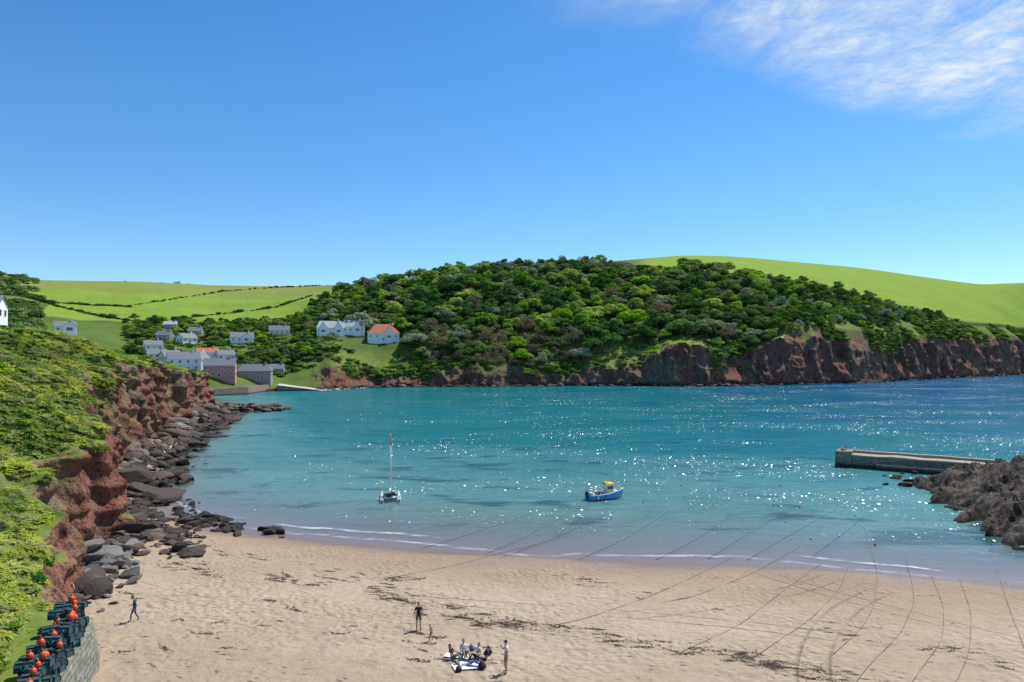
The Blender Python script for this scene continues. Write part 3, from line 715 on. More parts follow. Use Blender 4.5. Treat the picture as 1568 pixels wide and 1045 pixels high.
# ------------------------------------------------------------------ breakwater
def masonry(name,c1,c2,sx=.9,sz=.45,mort=(.09,.08,.07)):
    b=NB(name);o=b.obj();x=b.xyz(o)
    v=b.n('ShaderNodeCombineXYZ',{0:b.math('ADD',x[0],x[1]),1:x[2],2:0.0}).outputs[0]
    br=b.n('ShaderNodeTexBrick',{'Vector':v,'Scale':1.0,'Color1':(*c1,1),'Color2':(*c2,1),'Mortar':(*mort,1),'Mortar Size':.03,'Brick Width':sx,'Row Height':sz})
    n=b.noise(o,.8,5,.7);c=b.mix(b.map(n,.4,.7,0,.8),br.outputs[0],tuple(q*.5 for q in c1))
    c=b.mix(b.map(b.noise(o,2.3,4,.7),.5,.7,0,.6),c,tuple(min(1,q*1.6) for q in c1))
    p=b.xyz(b.pos())[2];c=b.mix(b.map(b.math('ADD',p,b.map(n,0,1,-.4,.4)),.9,.45),c,(.04,.04,.022))
    b.principled(c,.9,b.bump(b.math('ADD',b.math('MULTIPLY',br.outputs[1],-.6),n),.7,.1));return b.m
M_wall=masonry('breakwater_stone',(.34,.26,.18),(.22,.17,.125));M_cope=simple('coping_concrete',(.36,.30,.225),.9,.4,1.2)
A=Vector((60.0,124.5,0));Bv=Vector((84,107.0,0));dv=(Bv-A);L=dv.length;dv.normalize();nv=Vector((-dv.y,dv.x,0))
mb=MB()
def ribbon(mb,o0,o1,z0,z1,mat,l0=0,l1=None,bat=0.0,nseg=14):
    l1=L if l1 is None else l1;vs=[];fs=[]
    for i in range(nseg+1):
        t=l0+(l1-l0)*i/nseg;bow=nv*(1.1*math.sin(math.pi*t/L));p=A+dv*t+bow;js=rng.normal()*.03
        for o,z,bb in((o0,z0,-bat),(o1,z0,bat),(o1,z1,0),(o0,z1,0)):
            q=p+nv*(o+bb+js);vs.append((q.x,q.y,z+(js if z==z1 else 0)))
    for i in range(nseg):
        for k in range(4): a=i*4+k;b2=i*4+(k+1)%4;fs.append((a,b2,b2+4,a+4))
    fs+=[(3,2,1,0),tuple(nseg*4+k for k in range(4))];mb.add(vs,fs,mat)
ribbon(mb,-1.6,1.6,-2,2.0,M_wall,bat=.35);ribbon(mb,-1.75,2.3,2.0,2.27,M_cope);ribbon(mb,1.4,2.3,2.27,2.7,M_cope,2)
ribbon(mb,-2.8,-1.76,-2,.95,M_wall,6,bat=.1);ribbon(mb,-1.9,2.35,-2,2.8,M_wall,-.6,2.0,bat=.2,nseg=3)
p=A+dv*.9;mb.tube([(p.x,p.y,2.8),(p.x,p.y,4.1)],.09,M_cope);mb.box((p.x-.6,p.y+.1,3.0),(.5,.5,.4),M_cope)
mb.obj('stone_breakwater')

# ------------------------------------------------------------------ near wall with pots
M_moss=masonry('mossy_masonry',(.30,.29,.24),(.17,.18,.12),.55,.3,(.07,.08,.05))
mb=MB()
wp=[(-14.0,10),(-18.6,24),(-20.9,31),(-23.2,37.6),(-24.2,39.3),(-27.2,41.4)]
for i in range(len(wp)-1):
    a=Vector((*wp[i],0));b2=Vector((*wp[i+1],0));dn=(b2-a).normalized();nn=Vector((dn.y,-dn.x,0))
    N_=14
    for j in range(N_):
        p0=a.lerp(b2,j/N_);p1=a.lerp(b2,(j+1)/N_);h0=4.85;o=nn
        vs=[p0-o*.6+Vector((0,0,.5)),p0+o*.75+Vector((0,0,.5)),p1+o*.75+Vector((0,0,.5)),p1-o*.6+Vector((0,0,.5)),
            p0-o*.6+Vector((0,0,h0)),p0+o*.05+Vector((0,0,h0)),p1+o*.05+Vector((0,0,h0)),p1-o*.6+Vector((0,0,h0))]
        mb.add([tuple(v) for v in vs],[(4,5,6,7),(0,1,5,4),(1,2,6,5),(2,3,7,6),(3,0,4,7)],M_moss)
mb.obj('harbour_wall')
M_net=simple('pot_netting',(.04,.10,.11),.9,.6,25);M_frame=simple('pot_frame',(.03,.033,.035),.6);M_teal=simple('teal_rope',(.04,.25,.24),.8,.4,15);M_buoy=simple('orange_buoy',(.70,.085,.03),.4,.15,4)
def pot(mb,c,yaw,s=1.0):
    L,Wd,H=.36*s,.26*s,.42*s;cr,sr=math.cos(yaw),math.sin(yaw)
    def tr(x,y,z): return (c[0]+x*cr-y*sr,c[1]+x*sr+y*cr,c[2]+z)
    prof=[(-Wd,0),(-Wd,.25*s),(-Wd*.6,.38*s),(0,H),(Wd*.6,.38*s),(Wd,.25*s),(Wd,0)]
    for x in(-L,0,L): mb.tube([tr(x,y,z) for y,z in prof],.022,M_frame,5)
    for y,z in((-Wd,0),(Wd,0),(-Wd*.6,.38*s),(Wd*.6,.38*s)): mb.tube([tr(-L,y,z),tr(L,y,z)],.022,M_frame,5)
    pf=[(y*.93,z*.93+.01) for y,z in prof];vs=[tr(x,y,z) for x in(-L*.96,L*.96) for y,z in pf];k=len(pf)
    mb.add(vs,[(i,i+1,k+i+1,k+i) for i in range(k-1)]+[tuple(range(k)),tuple(range(k,2*k))[::-1]],M_net)
    mb.tube([tr(-L*.3,-Wd,.2),tr(0,-Wd*1.1,.05),tr(L*.4,-Wd*1.05,.28)],.03,M_teal,5)
mb=MB();mbb=MB()
for i in range(20):
    t=i/19;bx=-24.3+t*4.5;by=38.4-t*11.0
    for row in range(2):
        kk=int(rng.integers(2,4)) if row==0 else int(rng.integers(2,4))
        for k in range(kk):
            pot(mb,(bx-row*.62-.1*k+rng.normal()*.08,by+rng.normal()*.08,4.86+k*.44),rng.normal()*.3+.3,rng.uniform(.92,1.05))
        if rng.uniform()<.5:
            c=(bx-row*.6+rng.normal()*.12,by+rng.normal()*.15,4.86+kk*.44+.12);s_=rng.uniform(.13,.19);mbb.ball(c,(s_,s_,s_*1.15),M_buoy);mbb.tube([(c[0],c[1],c[2]+s_),(c[0],c[1],c[2]+s_+.1)],.04,M_buoy,6)
root=bpy.data.objects.new('lobster_pot_stack',None);scene.collection.objects.link(root);mb.obj('pots',root);mbb.obj('marker_buoys',root)

# ------------------------------------------------------------------ houses
M_white=simple('white_render',(.88,.87,.84),.8,.05,.6);M_pink=simple('pink_render',(.66,.25,.23),.8,.15,.6);M_slate=simple('slate_roof',(.19,.19,.205),.7,.3,1.2)
M_red=simple('red_tile_roof',(.55,.17,.09),.8,.25,1.2);M_stone=simple('grey_stone',(.34,.29,.25),.9,.35,1.0);M_glass=simple('window_glass',(.03,.04,.05),.1,.3,1,.8);M_grn=simple('pale_roof',(.42,.45,.44),.7,.2,1.0)
M_cream=simple('cream_render',(.78,.70,.55),.8,.08,.6)
HPOS=[]
def house(name,px,py,w,d,hw,hr,yaw,wall,roof,hip=0.0,storeys=1,nwin=4,gables=0,dist=None,pos=None):
    if pos is None:
        X,Y,Zg,_=back_hit(px,py)
    else: X,Y,Zg=pos
    HPOS.append((X,Y,w))
    root=bpy.data.objects.new(name,None);scene.collection.objects.link(root);root.location=(X,Y,Zg);root.rotation_euler=(0,0,yaw)
    mb=MB();W,D=w/2,d/2
    mb.add([(-W,-D,-4),(W,-D,-4),(W,D,-4),(-W,D,-4),(-W,-D,hw),(W,-D,hw),(W,D,hw),(-W,D,hw)],[(0,1,5,4),(1,2,6,5),(2,3,7,6),(3,0,4,7)],wall)
    rg=W*(1-hip)
    if hip==0: mb.add([(-W,-D,hw),(-W,D,hw),(-W,0,hw+hr),(W,-D,hw),(W,D,hw),(W,0,hw+hr)],[(0,2,1),(3,4,5)],wall)
    mb.obj('walls',root)
    mb=MB()
    ov=.35;rx=rg+(ov if hip==0 else 0);ze=hw-ov*hr/D
    mb.add([(-W-ov,-D-ov,ze),(W+ov,-D-ov,ze),(W+ov,D+ov,ze),(-W-ov,D+ov,ze),(-rx,0,hw+hr),(rx,0,hw+hr)],[(0,1,5,4),(2,3,4,5)]+([(1,2,5),(3,0,4)] if hip else []),roof)
    mb.add([(-W-ov,-D-ov,ze+.22),(W+ov,-D-ov,ze+.22),(W+ov,D+ov,ze+.22),(-W-ov,D+ov,ze+.22),(-rx,0,hw+hr+.22),(rx,0,hw+hr+.22)],[(0,1,5,4),(2,3,4,5)]+([(1,2,5),(3,0,4)] if hip else []),roof)
    mb.box((0,-D-ov-.05,ze+.1),(w+2*ov,.08,.24),M_white)
    for g in range(gables):
        gx_=(-W*.55 if g==0 else W*.55) if gables>1 else W*.35;gw=2.6
        mb.add([(gx_-gw-.3,-D-1.6,hw-.1),(gx_,-D-1.6,hw+hr*.85),(gx_+gw+.3,-D-1.6,hw-.1),(gx_-gw-.3,0,hw-.1),(gx_,0,hw+hr*.85),(gx_+gw+.3,0,hw-.1)],[(0,3,4,1),(1,4,5,2)],roof)
    mb.obj('roof',root)
    mb=MB()
    for g in range(gables):
        gx_=(-W*.55 if g==0 else W*.55) if gables>1 else W*.35;gw=2.6
        mb.add([(gx_-gw,-D-1.4,-3),(gx_+gw,-D-1.4,-3),(gx_+gw,-D-1.4,hw),(gx_,-D-1.4,hw+hr*.8),(gx_-gw,-D-1.4,hw),(gx_-gw,-D,-3),(gx_-gw,-D,hw),(gx_+gw,-D,-3),(gx_+gw,-D,hw)],[(0,1,2,3,4),(5,0,4,6),(1,7,8,2)],wall)
        mb.box((gx_,-D-1.42,hw*.5),(2.6,.08,1.5),M_glass)
    if gables: mb.obj('gable_bays',root)
    mb=MB()
    for s_ in range(storeys):
        zc=hw*(s_+.52)/storeys
        for i in range(nwin):
            x=-W+w*(i+.5)/nwin;isd=(s_==0 and i==nwin//2)
            hh=1.9 if isd else 1.25;zz=.95 if isd else zc
            mb.box((x,-D-.03,zz),(1.5,.1,hh+.3),M_white);mb.box((x,-D-.07,zz),(1.15,.1,hh),M_glass);mb.box((x,-D-.13,zz),(.08,.04,hh),M_white)
        for sx_ in(-1,1):
            for yy in(-D*.45,D*.45):
                mb.box((sx_*(W+.03),yy,zc),(.1,1.2,1.4),M_white);mb.box((sx_*(W+.07),yy,zc),(.1,.95,1.15),M_glass)
    mb.obj('windows_and_door',root)
    mb=MB();mb.box((W*.6,0,hw+hr+.4),(1.0,.8,1.8),wall);mb.tube([(W*.6,0,hw+hr+1.3),(W*.6,0,hw+hr+1.7)],.18,M_red);mb.obj('chimney',root)
    return root
R=math.radians
house('white_house',281,568,16,8,6.6,3.6,R(30),M_white,M_slate,0,2,4)
house('white_house',306,567,8,8,6.2,4.0,R(78),M_white,M_slate,0,2,2)
house('white_house',240,555,10,7,4.8,2.8,R(34),M_white,M_slate,0,2,3)
house('white_house',261,560,10,7,5.4,3.0,R(55),M_cream,M_slate,0,2,3)
house('pink_house',337,577,16,8,6.4,3.4,R(16),M_pink,M_slate,0,2,5)
house('stone_boathouse',391,581,18,8,5.0,3.4,R(10),M_stone,M_slate,.2,1,4)
house('stone_cottage',425,572,8,6,3.2,2.4,R(10),M_stone,M_slate,0,1,2)
house('bungalow',506,513,19,9,5.0,4.6,R(18),M_white,M_grn,.2,1,5,2)
house('bungalow',541,511,16,9,5.0,4.6,R(14),M_white,M_grn,.2,1,4,1)
house('red_roofed_bungalow',587,522,22,12,5.6,6.0,R(12),M_white,M_red,.55,1,5,1)
house('chalet',428,513,14,7,3.6,3,R(16),M_cream,M_slate,0,1,4)
house('chalet',370,525,15,7,4.0,3,R(28),M_white,M_slate,0,1,4,1)
house('cottage',234,538,10,7,3.8,2.6,R(40),M_white,M_slate,0,1,3)
house('cottage',262,503,9,7,3.0,2.4,R(12),M_stone,M_grn,0,1,3)
house('cottage',286,526,11,7,3.8,2.6,R(62),M_white,M_slate,0,1,3)
house('cottage',318,549,12,7,3.8,2.6,R(24),M_white,M_red,0,1,3)
house('cottage',300,514,9,7,3.2,2.6,R(8),M_stone,M_slate,0,1,3)
house('cottage',253,521,10,7,3.4,2.6,R(-4),M_stone,M_slate,0,1,3)
house('cottage',345,552,10,7,3.6,2.6,R(35),M_white,M_slate,0,1,3)
house('hilltop_barn',271,432,8,6,2.0,2.2,R(5),M_stone,M_slate,0,1,2)
house('white_house',100,506,9,6,3.0,2.2,R(35),M_white,M_slate,0,1,3,1,pos=(-(CX-100)/F*330,330,19+(HY-506)*330/F))
house('white_house',-2,490,6,6,3.0,1.8,R(20),M_white,M_slate,0,1,3,pos=(-(CX+24)/F*135,135,20+(HY-491)*135/F))
X,Y,Z_,S,I,T=valley
ok=np.array([all(not(abs(x-h[0]*y/h[1])<h[2]*.65+3 and y-h[1]<7 and h[1]-y<34) for h in HPOS) for x,y in zip(X,Y)])
X,Y,Z_,S,I,T=[q[ok] for q in(X,Y,Z_,S,I,T)];N=len(X)
scatter('valley_trees',np.stack([X,Y,Z_-.8],1),np.stack([X*0,X*0,rng.uniform(0,6,N)],1),np.stack([S*1.15,S*1.15,S*.9],1),I,T,trees)
# quay, slipway, sea wall
mb=MB()
def quay(mb,pts,z0,z1,th,mat):
    for i in range(len(pts)-1):
        a=Vector((*pts[i],0));b2=Vector((*pts[i+1],0));dn=(b2-a).normalized();nn=Vector((dn.y,-dn.x,0))
        vs=[a+nn*.4,b2+nn*.4,b2-nn*th,a-nn*th];mb.add([(v.x,v.y,z0) for v in vs]+[(a.x,a.y,z1),(b2.x,b2.y,z1),(b2.x-nn.x*th,b2.y-nn.y*th,z1),(a.x-nn.x*th,a.y-nn.y*th,z1)],[(0,1,5,4),(1,2,6,5),(2,3,7,6),(3,0,4,7),(4,5,6,7)],mat)
q0=level(322,607)[:2];q1=level(380,604)[:2];q2=level(418,598)[:2]
quay(mb,[q0,q1,q2],-2,3.6,9,M_wall);mb.obj('quay_wall')
mb=MB();M_conc=simple('slipway_concrete',(.52,.46,.40),.9,.2,.3)
SL=[level(424,590,3.4),level(500,599,-.3),level(580,594,-.2),level(552,583,3.0),level(450,576,6.0)]
mb.add(SL,[(0,1,2,3,4)],M_conc)
mb.add([SL[0],SL[1],(SL[1][0],SL[1][1],-3),(SL[0][0],SL[0][1],-3)],[(0,1,2,3)],M_wall)
mb.obj('slipway')

# ------------------------------------------------------------------ boats
M_blue=simple('blue_hull_paint',(.03,.27,.55),.35,.12,1.5);M_wp=simple('white_paint',(.8,.8,.78),.4,.06,2);M_yel=simple('yellow_paint',(.9,.58,.03),.5,.1,2);M_rpaint=simple('red_paint',(.45,.04,.02),.5,.1);M_dark=simple('dark_gear',(.02,.022,.03),.7);M_deck=simple('deck_grey',(.35,.35,.34),.8)
M_alu=simple('aluminium',(.6,.6,.62),.35,.1,2,.5,.6)
def hull_sections(mb,Ln,beam,h0,h1,draft,mats,ns=18,sharp=1.0,ctr=0.0):
    """lofted hull along +X (bow); mats: bottom, side, rail"""
    rings=[]
    for i in range(ns+1):
        t=i/ns;x=-Ln/2+Ln*t;bw=beam/2*(min(1,.86+.5*t)*(1-max(0,(t-.45)/.55)**2.2*sharp)) ;bw=max(bw,.015)
        sh=h0+(h1-h0)*t**2.2;kd=-draft*(1-max(0,(t-.8)/.2)**2*.8)
        ring=[(0,kd),(bw*.55,kd*.75),(bw*.86,-.05),(bw*.95,.12),(bw,sh*.6),(bw*1.02,sh-.1),(bw*1.04,sh)]
        rings.append((x+(t**6)*.25,ring))
    k=7
    for side in(1,-1):
        vs=[]
        for x,ring in rings:
            for q,(y,z) in enumerate(ring): vs.append((x+(.25*(z/h1) if x>Ln*.35 else 0),ctr+side*y,z))
        for q in range(k-1):
            fs=[]
            for i in range(ns):
                a=i*k+q;f=(a,a+k,a+k+1,a+1);fs.append(f if side<0 else f[::-1])
            mb.add(vs,fs,mats[0] if q<2 else (mats[3] if q==2 else (mats[2] if q==5 else mats[1])),True)
    x,ring=rings[0];mb.add([(x,ctr+y,z) for y,z in ring]+[(x,ctr-y,z) for y,z in ring[::-1]],[tuple(range(14))],mats[1])
    return rings
def fishing_boat():
    root=bpy.data.objects.new('fishing_boat',None);scene.collection.objects.link(root)
    mb=MB();Ln=5.0;rings=hull_sections(mb,Ln,2.05,.75,1.25,.4,[M_rpaint,M_blue,M_wp,M_rpaint])
    vs=[];fs=[]
    for x,ring in rings: vs+=[(x,ring[5][0]*.97,ring[5][1]-.28),(x,-ring[5][0]*.97,ring[5][1]-.28)]
    for i in range(len(rings)-1): fs.append((2*i,2*i+2,2*i+3,2*i+1))
    mb.add(vs,fs,M_deck)
    for sd in(1,-1): mb.tube([(x+(.25*ring[6][1]/1.25 if x>Ln*.35 else 0),sd*ring[6][0],ring[6][1]) for x,ring in rings],.05,M_wp,6)
    mb.obj('hull',root)
    mb=MB()
    mb.add([(.1,-.62,.6),(1.35,-.55,.7),(1.35,.55,.7),(.1,.62,.6),(.15,-.58,1.95),(1.1,-.5,1.95),(1.1,.5,1.95),(.15,.58,1.95)],[(0,1,5,4),(1,2,6,5),(2,3,7,6),(3,0,4,7),(4,5,6,7)],M_wp)
    mb.box((.95,0,.92),(1.7,1.25,.35),M_wp)
    mb.obj('wheelhouse',root)
    mb=MB()
    for x in(.3,.75): mb.box((x+.08,-.595,1.55),(.34,.06,.4),M_glass,0);mb.box((x+.08,.595,1.55),(.34,.06,.4),M_glass)
    for y in(-.27,.27): mb.box((1.205,y,1.55),(.1,.4,.4),M_glass)
    mb.obj('windows',root)
    mb=MB();mb.box((.6,0,2.04),(1.45,1.4,.16),M_yel,0,.9);mb.box((.2,0,2.2),(.5,.9,.16),M_yel,0,.8);mb.box((1.7,.0,1.02),(.55,.6,.14),M_yel,0,.7);mb.obj('yellow_roof',root)
    mb=MB();mb.tube([(.35,0,2.1),(.35,0,3.15)],.035,M_alu);mb.tube([(.35,-.35,2.75),(.35,.35,2.75)],.025,M_alu);mb.ball((.35,0,3.18),.07,M_dark)
    mb.tube([(-2.2,-.8,.7),(-2.2,-.8,1.75),(-2.2,.8,1.75),(-2.2,.8,.7)],.04,M_alu);mb.tube([(-1.0,-.85,.7),(-1.0,-.85,1.6),(-1.0,-.5,1.7)],.05,M_alu);mb.ball((-1.0,-.62,1.62),(.13,.05,.13),M_alu)
    mb.tube([(1.2,-.75,1.15),(1.9,-.5,1.65),(2.55,0,1.75),(1.9,.5,1.65),(1.2,.75,1.15)],.025,M_alu)
    mb.obj('mast_and_rails',root)
    mb=MB()
    for c,s_,m in(((-1.9,.2,.75),(.5,.5,.45),M_wp),((-1.4,-.35,.7),(.45,.35,.4),M_rpaint),((-.7,.4,.75),(.6,.4,.5),M_deck),((-.5,-.3,.72),(.4,.5,.45),M_blue),((-1.3,.5,.7),(.35,.35,.5),M_buoy)): mb.box(c,s_,m,rng.uniform(-.4,.4),.85)
    mb.ball((-2.0,-.5,.8),(.28,.28,.22),M_wp);mb.ball((-.2,-1.1,.5),(.12,.12,.2),M_buoy);mb.ball((-1.5,-1.1,.4),(.12,.12,.2),M_wp)
    mb.tube([(-2.5,0,.2),(-2.62,0,.9)],.14,M_dark);mb.box((-2.65,0,1.0),(.35,.3,.4),M_dark,0,.8)
    mb.obj('deck_gear',root)
    x,y,z=level(925,764);root.location=(x,y,0);root.rotation_euler=(0,0,math.radians(22));root.scale=(1.03,1.03,1.03)
fishing_boat()
def catamaran():
    root=bpy.data.objects.new('sailing_catamaran',None);scene.collection.objects.link(root)
    mb=MB()
    for s_ in(1.15,-1.15): hull_sections(mb,5.4,.48,.42,.62,.25,[M_wp,M_wp,M_wp,M_wp],14,1.0,s_)
    for s_ in(1.15,-1.15): mb.add([(-2.7,s_-.2,.42),(-2.7,s_+.2,.42),(1.0,s_+.2,.46),(2.6,s_,.62),(1.0,s_-.2,.46)],[(0,1,2,3,4)],M_wp)
    mb.obj('hulls',root)
    mb=MB();mb.tube([(.6,-1.25,.62),(.6,1.25,.62)],.06,M_alu);mb.tube([(-2.0,-1.25,.6),(-2.0,1.25,.6)],.06,M_alu);mb.tube([(2.3,-1.1,.62),(2.3,1.1,.62)],.04,M_alu)
    mb.add([(-2,-.98,.61),(.6,-.98,.63),(.6,.98,.63),(-2,.98,.61)],[(0,1,2,3)],M_dark)
    for c,s_ in(((-1.2,.2,.8),(.9,.5,.35)),((-.3,-.3,.78),(.6,.7,.3))): mb.box(c,s_,M_dark,.3,.7)
    mb.tube([(-2.7,-1.15,-.3),(-2.75,-1.15,1.0)],.06,M_dark);mb.tube([(-2.7,1.15,-.3),(-2.75,1.15,1.0)],.06,M_dark);mb.tube([(-2.75,-1.15,.75),(-2.75,1.15,.75)],.025,M_alu);mb.box((-2.2,.1,.85),(.3,.5,.5),M_dark,0,.8)
    mb.obj('beams_and_trampoline',root)
    mb=MB();mb.tube([(.6,0,.6),(.35,.02,9.0)],[.085,.06],M_wp,8)
    M_or=simple('mast_orange',(.6,.22,.06),.6);mb.tube([(.5,.0,1.9),(.34,.02,8.2)],[.16,.06],M_wp,8);mb.tube([(.345,.02,7.4),(.35,.02,8.9)],[.08,.07],M_or,8)
    mb.tube([(.5,0,1.2),(-1.9,.15,1.25)],.05,M_alu);mb.tube([(.3,.02,1.35),(-1.7,.15,1.36)],[.13,.07],M_wp)
    for e in((2.3,0,.62),(-.2,1.15,.5),(-.2,-1.15,.5)): mb.tube([(.4,0,7.6),e],.008,M_alu,4)
    mb.obj('mast_and_sail',root)
    x,y,z=level(598,764);root.location=(x,y,0);root.rotation_euler=(0,0,math.radians(100))
catamaran()
def buoy(px,py,c,s=.22):
    m=simple('buoy_%s'%c[0],c[1],.4,.1);mb=MB();mb.ball((0,0,.05),(s,s,s*1.1),m);mb.tube([(0,0,s),(0,0,s+.12)],.04,m,6);x,y,z=level(px,py);mb.obj('mooring_buoy',None,(x,y,0))
O=('orange',(.75,.16,.02));Yl=('yellow',(.8,.7,.05));G=('green',(.3,.75,.1));Wt=('white',(.8,.8,.8));Rd=('red',(.65,.05,.03))
for q in[(1168,732,O),(1195,745,Rd),(1278,765,O),(1203,800,G),(1242,826,G),(1285,822,Wt),(1340,835,O),(1055,800,Wt),(985,770,O),(1100,765,Yl),(1310,790,Yl),(1043,745,O),(1225,778,O)]: buoy(*q,s=.15)

# ------------------------------------------------------------------ ropes and seaweed
M_rope=simple('mooring_rope',(.17,.14,.105),.9,.4,3);M_rope2=simple('wet_mooring_rope',(.05,.085,.08),.9,.4,3)
def rope(pts,wat=False,r=.021):
    mb=MB();P=np.array(pts,float);t=np.arange(len(P));tt=np.linspace(0,len(P)-1,len(P)*9)
    a=smooth1(np.interp(tt,t,P[:,0]),9)+rng.normal(0,.5,len(tt)).cumsum()*.15;q=smooth1(np.interp(tt,t,P[:,1]),9);w=[]
    for u,v in zip(a,q):
        g=ground(u,v);w.append((g[0],g[1],max(g[2],0)+(.0 if wat else .015)))
    mb.tube(w,r,M_rope2 if wat else M_rope,5);mb.obj('mooring_rope')
for L_ in([(1320,800),(1345,878),(1338,930),(1320,962),(1290,990),(1240,1035),(1225,1060)],[(1385,850),(1397,895),(1400,925),(1380,970),(1330,1020),(1300,1060)],[(1425,880),(1445,930),(1443,980),(1400,1040),(1380,1070)],[(1468,885),(1488,940),(1485,1000),(1458,1060)],
 [(1130,850),(1060,885),(1000,912),(900,947),(830,962)],[(1230,835),(1150,880),(1060,915),(1005,925)],[(1262,860),(1200,905),(1130,960),(1040,1000)],[(1530,885),(1548,940),(1568,990),(1590,1060)],[(860,825),(755,850),(690,868),(560,892)],[(1300,865),(1285,905),(1240,950),(1150,1010)]): rope(L_)
for L_ in([(740,850),(800,825),(900,772)],[(760,858),(860,820),(960,775)],[(880,860),(960,825),(1030,780)],[(1080,858),(1160,810),(1240,765)],[(1140,860),(1210,820),(1290,775)],[(1240,855),(1290,820),(1325,790)],[(640,842),(740,812),(820,785)],[(1000,860),(1070,825),(1120,790)]): rope(L_,True,r=.03)
M_weed=simple('seaweed',(.07,.045,.03),.8,.5,4)
def weed_mesh(seed):
    r=np.random.default_rng(seed);C=np.stack([r.normal(0,.5,46),r.normal(0,.16,46),r.uniform(.005,.04,46)],1)
    Nn=np.tile([0,0,1.],(46,1))+r.normal(size=(46,3))*.3;V,Fq=quads(C,Nn,.085,1.6,r);return mesh_np('weed',V,Fq,[M_weed])
weeds=lib('weed_clump',[weed_mesh(i) for i in range(5)])
wp_=[];r=np.random.default_rng(11)
bands=[([(410,884),(500,892),(600,886),(640,892)],55,3.5),([(455,868),(520,884),(600,900),(700,932),(800,955),(880,968)],95,5),([(660,945),(760,956),(840,966)],40,3),([(905,975),(960,982),(1010,990),(1090,1000),(1160,1015),(1260,1035),(1380,1050)],120,6),([(1120,1000),(1200,1022),(1300,1045)],40,6),([(560,905),(600,915),(680,940)],35,5),([(200,868),(270,872),(340,884)],30,5),([(300,835),(350,850),(420,862)],16,5),([(1230,960),(1330,975),(1440,990),(1540,1010)],45,8),([(240,860),(330,862)],22,4),([(850,880),(1000,905),(1100,930)],25,8),([(400,940),(600,985),(760,1010)],30,12),([(170,930),(350,985)],18,20)]
for L_,nn,sd in bands:
    P=np.array(L_,float)
    for i in range(nn):
        t=r.uniform(0,len(P)-1);g=ground(np.interp(t,range(len(P)),P[:,0])+r.normal()*3,np.interp(t,range(len(P)),P[:,1])+r.normal()*sd);wp_.append((g,min(.8,r.lognormal(-1.2,.5))))
for i in range(600):
    g=ground(r.uniform(130,1568),r.uniform(868,1060));wp_.append((g,r.uniform(.05,.2)))
m=len(wp_);S=np.array([q[1] for q in wp_])
scatter('seaweed_strandline',[q[0] for q in wp_],np.stack([np.zeros(m),np.zeros(m),r.normal(-.25,.35,m)],1),np.stack([S*1.5,S,S],1),r.integers(0,5,m),np.full((m,3),.05),weeds)

# ------------------------------------------------------------------ people
M_skin=simple('skin',(.55,.33,.23),.55,.08,6);M_hair=simple('hair',(.04,.025,.015),.7);M_eye=simple('eye',(.02,.02,.02),.3);M_shoe=simple('shoes',(.05,.05,.055),.7)
def cloth(nm,c): return simple('cloth_'+nm,c,.85,.12,8)
def base_stand():
    J=dict(pel=(0,0,.96),waist=(0,0,1.10),chest=(0,.01,1.32),neck=(0,.0,1.47),head0=(0,-.015,1.55))
    for s,n in((1,'L'),(-1,'R')):
        J['hip'+n]=(s*.095,0,.90);J['kn'+n]=(s*.11,-.02,.50);J['an'+n]=(s*.115,.02,.09);J['toe'+n]=(s*.135,-.15,.035)
        J['sh'+n]=(s*.185,.01,1.41);J['el'+n]=(s*.235,.03,1.13);J['wr'+n]=(s*.25,-.06,.89);J['pa'+n]=(s*.25,-.09,.81)
    return J
def pose(kind):
    J=base_stand()
    if kind=='walk':
        J['knL']=(.1,-.18,.53);J['anL']=(.11,-.22,.12);J['toeL']=(.12,-.38,.09);J['knR']=(-.1,.04,.50);J['anR']=(-.11,.24,.14);J['toeR']=(-.12,.12,.035)
        J['elL']=(.23,.14,1.15);J['wrL']=(.23,.1,.92);J['paL']=(.23,.07,.84);J['elR']=(-.23,-.06,1.14);J['wrR']=(-.19,-.26,1.02);J['paR']=(-.17,-.33,1.0)
        J['head0']=(0,-.05,1.54)
    if kind=='phone':
        J['elR']=(-.24,-.1,1.16);J['wrR']=(-.16,-.24,1.36);J['paR']=(-.13,-.25,1.44);J['elL']=(.24,.02,1.13);J['wrL']=(.18,-.18,1.06);J['paL']=(.14,-.25,1.07)
        J['knR']=(-.12,-.06,.5)
    if kind=='sit':
        dz=-.82
        for k in('pel','waist','chest','neck','head0'): x,y,z=J[k];J[k]=(x,y+(z-.96)*.28,z+dz)
        for s,n in((1,'L'),(-1,'R')):
            J['hip'+n]=(s*.1,-.04,.13);J['kn'+n]=(s*.16,-.42,.42);J['an'+n]=(s*.13,-.66,.08);J['toe'+n]=(s*.14,-.83,.05)
            J['sh'+n]=(s*.185,.13,.59);J['el'+n]=(s*.26,-.06,.36);J['wr'+n]=(s*.16,-.3,.44);J['pa'+n]=(s*.13,-.38,.45)
    if kind=='lie':
        for k in('pel','waist','chest','neck','head0'): x,y,z=J[k];J[k]=(x,(z-.96),.13+max(0,z-1.4)*.35)
        for s,n in((1,'L'),(-1,'R')):
            J['hip'+n]=(s*.1,-.06,.13);J['kn'+n]=(s*.13,-.44,.34 if s>0 else .1);J['an'+n]=(s*.12,-.74 if s>0 else -.86,.08);J['toe'+n]=(s*.14,-.88 if s>0 else -.95,.12)
            J['sh'+n]=(s*.185,.44,.15);J['el'+n]=(s*.33,.2,.08);J['wr'+n]=(s*.28,-.02,.07);J['pa'+n]=(s*.27,-.1,.06)
    return J
